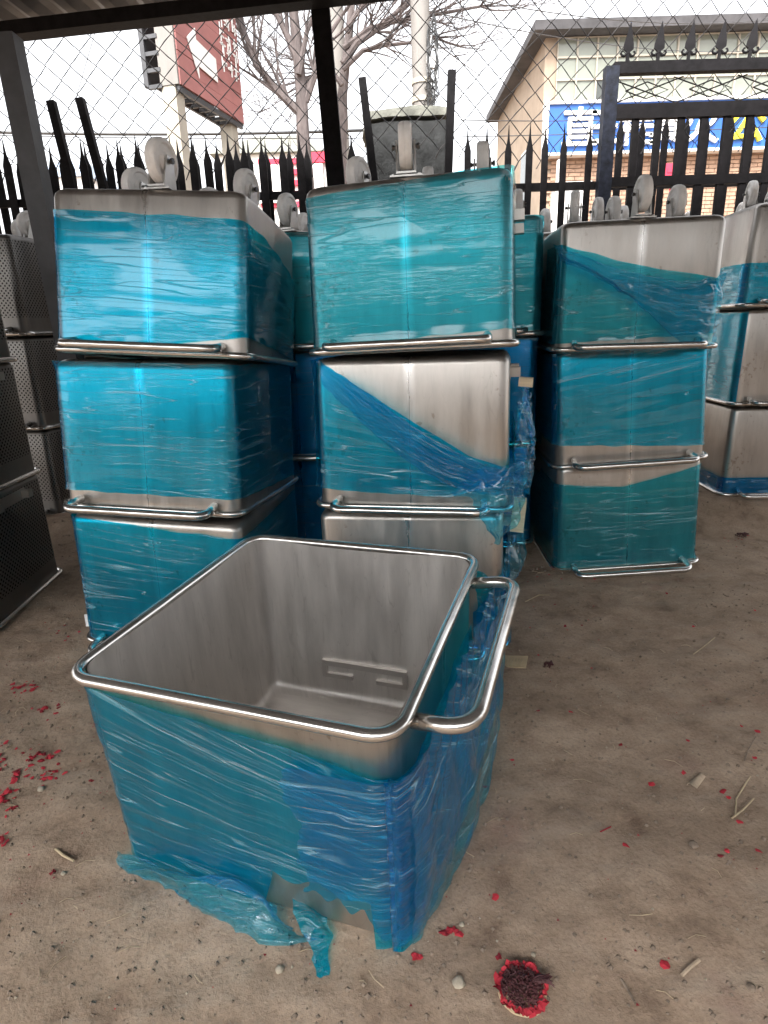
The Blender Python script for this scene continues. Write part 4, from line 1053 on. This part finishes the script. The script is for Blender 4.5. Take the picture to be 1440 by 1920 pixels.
# overhead wires
def cable(label, pts, r, parent=None):
    tag(MB().tube(pts, r, 5, cap=False).build('overhead_cable', MS['bolt'], None), label, 'cable', 'cables strung above the street')
def sagc(a, b, s, n=24): a = V(a); b = V(b); return [a.lerp(b, i / n) - V((0, 0, s * 4 * (i / n) * (1 - i / n))) for i in range(n + 1)]
cable('thick cable bundle running level behind the left palings', sagc(at(-80, 246, 10), at(720, 243, 10), .05), .022)
cable('thin cable just below the thick bundle on the left', sagc(at(-80, 252, 10), at(1500, 236, 10), .10), .007)
cable('thin cable rising steeply past the left posts', sagc(at(120, 262, 10), at(190, 20, 10), .0), .005)
cable('thin cable hanging between the utility pole and the beige building', sagc(at(800, 20, 8.2), at(1420, 95, 13.5), .15), .006)
cable('thin cable crossing lower in front of the beige building', sagc(at(860, 225, 8.2), at(1480, 195, 13), .1), .006)
cable('thin cable falling to the right from the pole top', sagc(at(800, -20, 8.2), at(1500, 30, 12), .2), .006)

# ---------------------------------------------------------------- debris on the dirt
rnd = random.Random(5)
def flake(sz, seed, n=7, thick=.0015, curl=.3):
    r2 = random.Random(seed); top = []
    for i in range(n):
        a = 2 * pi * i / n; r = sz * r2.uniform(.45, 1); top.append((r * cos(a), r * sin(a) * .75, r2.uniform(0, curl) * sz))
    vs = [(0, 0, curl * sz * .8)] + top + [(0, 0, curl * sz * .8 - thick)] + [(x, y, z - thick) for x, y, z in top]
    fs = [(0, 1 + i, 1 + (i + 1) % n) for i in range(n)] + [(n + 1, n + 2 + (i + 1) % n, n + 2 + i) for i in range(n)] + [(1 + i, n + 2 + i, n + 2 + (i + 1) % n, 1 + (i + 1) % n) for i in range(n)]
    return MB().add(vs, fs)
flakes = [flake(1, k, curl=.5).mesh('red_paper_scrap') for k in range(8)]
def onground(px, py, dz=.002):
    p = atz(px, py, 0); p.z = gz(p.x, p.y) + dz; return p
def scrap(px, py, s, wh=None):
    if wh is None: wh = ('near the right edge' if px > 1330 else 'in the open dirt at right' if px > 1000 else 'just beside the open bin' if px > 700 else 'on the dirt left of the open bin') + (', far back' if py < 1280 else ', mid way' if py < 1520 else ', near the bottom')
    p = onground(px, py); o = obj('red_paper_scrap', rnd.choice(flakes), MS['redpaper'], None, p)
    k = s; o.scale = (k, k, k * .8); o.rotation_euler = (rnd.uniform(-.2, .2), rnd.uniform(-.2, .2), rnd.uniform(0, 6.3))
    tag(o, 'torn red paper scrap ' + wh, 'paper scrap', 'red paper scraps ' + wh)
def cluster(cx, cy, rx, ry, n, s0, s1, wh):
    for _ in range(n): scrap(cx + rnd.gauss(0, rx), cy + rnd.gauss(0, ry), rnd.uniform(s0, s1), wh)
cluster(50, 1292, 22, 7, 26, .006, .016, 'in the uppermost heap at the left edge')
cluster(95, 1330, 14, 6, 12, .006, .014, 'in the small heap below the uppermost left one')
cluster(45, 1425, 35, 14, 34, .006, .017, 'in the widest heap at the left edge')
cluster(90, 1455, 20, 8, 14, .006, .014, 'at the right end of the widest left heap')
cluster(12, 1500, 12, 12, 16, .007, .018, 'in the dark heap on the left edge')
cluster(8, 1585, 8, 14, 6, .006, .013, 'in the lowest few scraps on the left edge')
cluster(110, 1185, 14, 10, 8, .004, .010, 'by the foot of the left stack')
cluster(1130, 1055, 60, 9, 14, .004, .010, 'along the foot rim of the right stack')
cluster(1010, 1065, 28, 14, 12, .004, .009, 'between the middle and right stacks')
cluster(1385, 1012, 22, 6, 7, .005, .010, 'around the dark clump at the far right')
cluster(845, 1748, 9, 5, 9, .006, .015, 'in the cluster below the open bin corner')
cluster(778, 1795, 9, 4, 7, .005, .013, 'in the cluster at bottom centre')
cluster(1060, 1175, 60, 30, 8, .004, .009, 'behind the open bin handle')
cluster(1090, 1060, 30, 10, 8, .004, .010, 'in front of the right stack')
for px, py, s in ((925, 1318, .014), (1008, 1338, .010), (1070, 1340, .010), (1165, 1395, .012), (1223, 1470, .014), (1282, 1448, .010), (1357, 1484, .014), (1366, 1494, .012), (1173, 1590, .012), (910, 1480, .012), (960, 1425, .009), (1060, 1175, .012), (1110, 1253, .010), (1420, 1373, .012), (1415, 1423, .008), (1245, 1812, .018), (1387, 1545, .011), (1422, 1600, .011), (1362, 1600, .010), (1350, 1612, .009), (928, 1685, .012), (935, 1797, .010), (1300, 1175, .010), (1415, 1145, .010), (1250, 1115, .010), (240, 1395, .01), (180, 1360, .012), (172, 1470, .012), (100, 1640, .012), (1390, 1362, .006), (1290, 1388, .008), (1010, 1230, .01)): scrap(px, py, s)
# fine debris, uncountable
def litter(name, mat, n, fn, label, cat, kind='stuff'):
    mb = MB()
    for _ in range(n): fn(mb)
    o = mb.build(name, mat); tag(o, label, cat, kind=kind)
def rpos(x0=-2.6, x1=3.4, y0=.35, y1=4.4):
    u = rnd.random(); y = y0 + (y1 - y0) * u; x = rnd.uniform(-.9 * y - .3, .9 * y + .3)
    return x, y
def f_clod(mb, s0=.0015, s1=.006):
    x, y = rpos(); s = s0 + (s1 - s0) * rnd.random() ** 3; z = gz(x, y)
    if noise.noise(V((x * 3, y * 3, 4))) < rnd.uniform(-.5, .35): return
    vs = [(x + s * rnd.uniform(.6, 1) * a, y + s * rnd.uniform(.6, 1) * b, z + s * rnd.uniform(.5, .9) * c + s * .2) for a, b, c in ((1, 0, 0), (-1, 0, 0), (0, 1, 0), (0, -1, 0), (0, 0, 1), (0, 0, -1))]
    mb.add(vs, [(0, 2, 4), (2, 1, 4), (1, 3, 4), (3, 0, 4), (2, 0, 5), (1, 2, 5), (3, 1, 5), (0, 3, 5)])
litter('dirt_crumbs', MS['clod'], 26000, lambda m: f_clod(m, .0015, .0085), 'loose dark dirt crumbs all over the packed ground', 'dirt')
litter('grit', MS['pebble'], 1800, lambda m: f_clod(m, .0012, .0045), 'pale grit and tiny stones on the packed ground', 'grit')
def f_straw(mb):
    x, y = rpos(); L_ = rnd.uniform(.01, .05); a = rnd.uniform(0, 6.3); z = gz(x, y) + .003
    mb.tube([(x, y, z), (x + cos(a) * L_ * .5, y + sin(a) * L_ * .5, z + .003), (x + cos(a + .2) * L_, y + sin(a + .2) * L_, z)], .0007, 3, cap=False)
litter('straw_bits', MS['straw'], 420, f_straw, 'short straw bits strewn over the dirt', 'straw')
def f_conf(mb):
    if rnd.random() < .35: x, y = rnd.uniform(-1.5, -.6), rnd.uniform(.9, 2.1)
    else: x, y = rpos()
    s = rnd.uniform(.0015, .004); z = gz(x, y) + .002; a = rnd.uniform(0, 6)
    mb.add([(x + s * cos(a + k * 2.1), y + s * sin(a + k * 2.1), z + rnd.uniform(0, .002)) for k in range(3)], [(0, 1, 2)])
litter('red_paper_crumbs', MS['redpaper'], 520, f_conf, 'tiny red paper crumbs trodden into the dirt', 'paper crumbs')
# twigs and straws one can point at
def stick(pts, r, mat, label, name='twig', cat='twig'):
    P = [onground(x, y, .004 + k * .003) for k, (x, y) in enumerate(pts)]
    tag(MB().tube(P, r, 6).build(name, MS[mat]), label, cat)
stick([(1378, 1535), (1380, 1500), (1406, 1460)], .0018, 'straw', 'bent pale straw right of the bark chip', 'straw_stalk', 'straw')
stick([(1372, 1538), (1392, 1522), (1412, 1503)], .0022, 'straw', 'short thick straw crossing the bent one at the right', 'straw_stalk', 'straw')
stick([(1395, 1430), (1402, 1410), (1416, 1388)], .0014, 'clod', 'thin dark twig near the right edge above the straws')
stick([(1165, 1835), (1178, 1858), (1190, 1885)], .0026, 'clod', 'dark twig with a knot right of the red clump')
stick([(985, 1130), (1010, 1118), (1030, 1120)], .0018, 'straw', 'pale straw lying near the foot of the middle stack', 'straw_stalk', 'straw')
stick([(1300, 1230), (1318, 1214), (1340, 1198)], .0018, 'straw', 'straw lying on the dirt in front of the right stack', 'straw_stalk', 'straw')
stick([(1278, 1832), (1292, 1820), (1310, 1808)], .0034, 'bark2', 'flat pale splinter near the lower right corner', 'splinter', 'splinter')
stick([(1125, 1565), (1145, 1555)], .0016, 'redpaper', 'thin red strip of paper in the open dirt', 'paper_strip', 'paper strip')
stick([(105, 1595), (120, 1610), (140, 1622)], .003, 'straw', 'pale husk with a split end left of the open bin', 'husk', 'husk')
# pebbles
def pebble(px, py, s, label, mat='pebble'):
    p = onground(px, py, s * .4); bm = bmesh.new(); bmesh.ops.create_icosphere(bm, subdivisions=2, radius=s)
    for v in bm.verts: v.co = v.co * (1 + .35 * noise.noise(v.co * (1.2 / s) + V((px, 0, 0)))); v.co.z *= .7
    me = bpy.data.meshes.new('pebble'); bm.to_mesh(me); bm.free(); smooth(me); tag(obj('pebble', me, MS[mat], None, p), label, 'pebble')
pebble(525, 1821, .0085, 'yellowish pebble in front of the open bin, below the torn film')
pebble(860, 1851, .012, 'largest pale pebble, left of the red clump')
pebble(866, 1735, .006, 'small grey pebble beside the red scraps at the foot of the open bin')
pebble(120, 1640, .006, 'grey pebble in the dirt left of the open bin')
pebble(1300, 1590, .010, 'lumpy grey stone near the right edge', 'clod')
pebble(1408, 1855, .008, 'dull stone near the lower right corner', 'clod')
pebble(905, 1600, .006, 'small dark stone just right of the open bin', 'clod')
pebble(1000, 1790, .005, 'tiny pale stone above the red clump')
pebble(78, 1480, .010, 'pale stone next to the red scraps on the left')
# curled bark chip
p = onground(1306, 1467, .004); mb = MB(); pts = []
for i in range(7):
    for j in range(9):
        a = pi * (.1 + .8 * j / 8); pts.append((-.030 + .010 * i + .004 * sin(j), .013 * cos(a) * (1 - .05 * i), .014 * sin(a)))
for i in range(7):
    for j in range(9):
        a = pi * (.1 + .8 * j / 8); pts.append((-.030 + .010 * i + .004 * sin(j), .0115 * cos(a) * (1 - .05 * i), .0125 * sin(a)))
fs = []
for s in (0, 63):
    for i in range(6):
        for j in range(8): q = s + i * 9 + j; fs.append((q, q + 1, q + 10, q + 9))
for i in range(6): fs += [(i * 9, i * 9 + 9, i * 9 + 72, i * 9 + 63), (i * 9 + 8, i * 9 + 17, i * 9 + 80, i * 9 + 71)]
for j in range(8): fs += [(j, j + 1, j + 64, j + 63), (54 + j, 55 + j, 118 + j, 117 + j)]
o = MB().add(pts, fs).build('bark_chip', MS['bark2'], None, True, p); o.rotation_euler = (0, 0, RAD(40)); tag(o, 'curled pale bark chip lying among red scraps at the right', 'bark chip')
# cardboard scrap by the middle stack
p = onground(962, 1243, .006); o = thing('cardboard_scrap', 'torn cardboard scrap behind the handle of the open bin', 'cardboard', p, (RAD(6), RAD(-8), RAD(-20)))
MB().box((0, 0, 0), (.10, .07, .004)).build('board', MS['card'], o)
for i in range(7): MB().box((-.035 + i * .011, -.005, .0035), (.004, .045, .002)).build('rib', MS['straw'], o)
# red clump near the bottom edge
def clump(px, py, R, label, red=True, seed=1):
    r3 = random.Random(seed); p = onground(px, py, .0)
    t = thing('crushed_flower_clump', label, 'crushed clump', p)
    if red:
        base = MB(); n = 30
        for i in range(46):
            a = 2 * pi * i / 46 + r3.uniform(-.1, .1); r = R * r3.uniform(.78, 1.0); s = R * r3.uniform(.14, .26)
            k = 6; c = (r * cos(a), r * sin(a), .006 + r3.uniform(0, .008))
            top = [(c[0] + s * cos(2 * pi * j / k + a) * r3.uniform(.5, 1), c[1] + s * sin(2 * pi * j / k + a) * r3.uniform(.5, 1), c[2] + r3.uniform(-.004, .008)) for j in range(k)]
            base.add([c] + top, [(0, 1 + j, 1 + (j + 1) % k) for j in range(k)])
        base.build('red_petals', MS['redpaper'], t)
        MB().lathe([(.0, R * .98), (.004, R * .96), (.007, R * .7), (.010, 0)], 'Z', 28).build('pad', MS['card'], t, True)
        MB().lathe([(0, 0), (0, .012), (.006, .013), (.010, .008), (.008, .004), (.006, 0)], 'Z', 9, (R * .5, R * .72, .008)).build('red_bud', MS['redpaper'], t)
    dk = MB()
    for i in range(420 if red else 110):
        a = r3.uniform(0, 6.28); r = R * .86 * sqrt(r3.random()); x, y = r * cos(a), r * sin(a); hh = .016 * (1 - (r / R) ** 2) + .006
        b = a + r3.uniform(-1.4, 1.4) + 1.5; l_ = R * r3.uniform(.15, .4)
        pts = [(x + l_ * s * cos(b + s * 1.5), y + l_ * s * sin(b + s * 1.5), hh + r3.uniform(-.003, .008)) for s in (-.5, 0, .5)]
        dk.tube(pts, [.0006, R * .035, .0006], 5, cap=False)
    for i in range(9):
        a = .2 + r3.uniform(-.3, .3); dk.tube([(R * .3, R * .1, .02), (R * (.8 + r3.uniform(-.1, .3)), R * .3 * sin(a) + r3.uniform(-.01, .01), .024), (R * (1.1 + r3.uniform(0, .2)), R * .35 * sin(a * 3) + r3.uniform(-.012, .012), .018)], [.002, .004, .0008], 5)
    dk.build('dry_petals', MS['brownleaf'], t, True)
clump(978, 1862, .046, 'round crushed clump of dark maroon petals edged with bright red, near the bottom edge', True, 2)
clump(1025, 1255, .018, 'small dark dried clump in the dirt right of the middle stack', False, 4)
clump(1388, 1010, .035, 'dark reddish clump on the ground in front of the stack at the right edge', False, 6)
# white scrap by the left stack
p = onground(166, 1172, .03); tag(MB().box((0, 0, 0), (.018, .006, .05)).box((0, 0, -.03), (.02, .008, .012)).build('plastic_scrap', MS['white'], None, False, p), 'small white plastic scrap standing by the foot of the left stack', 'scrap')
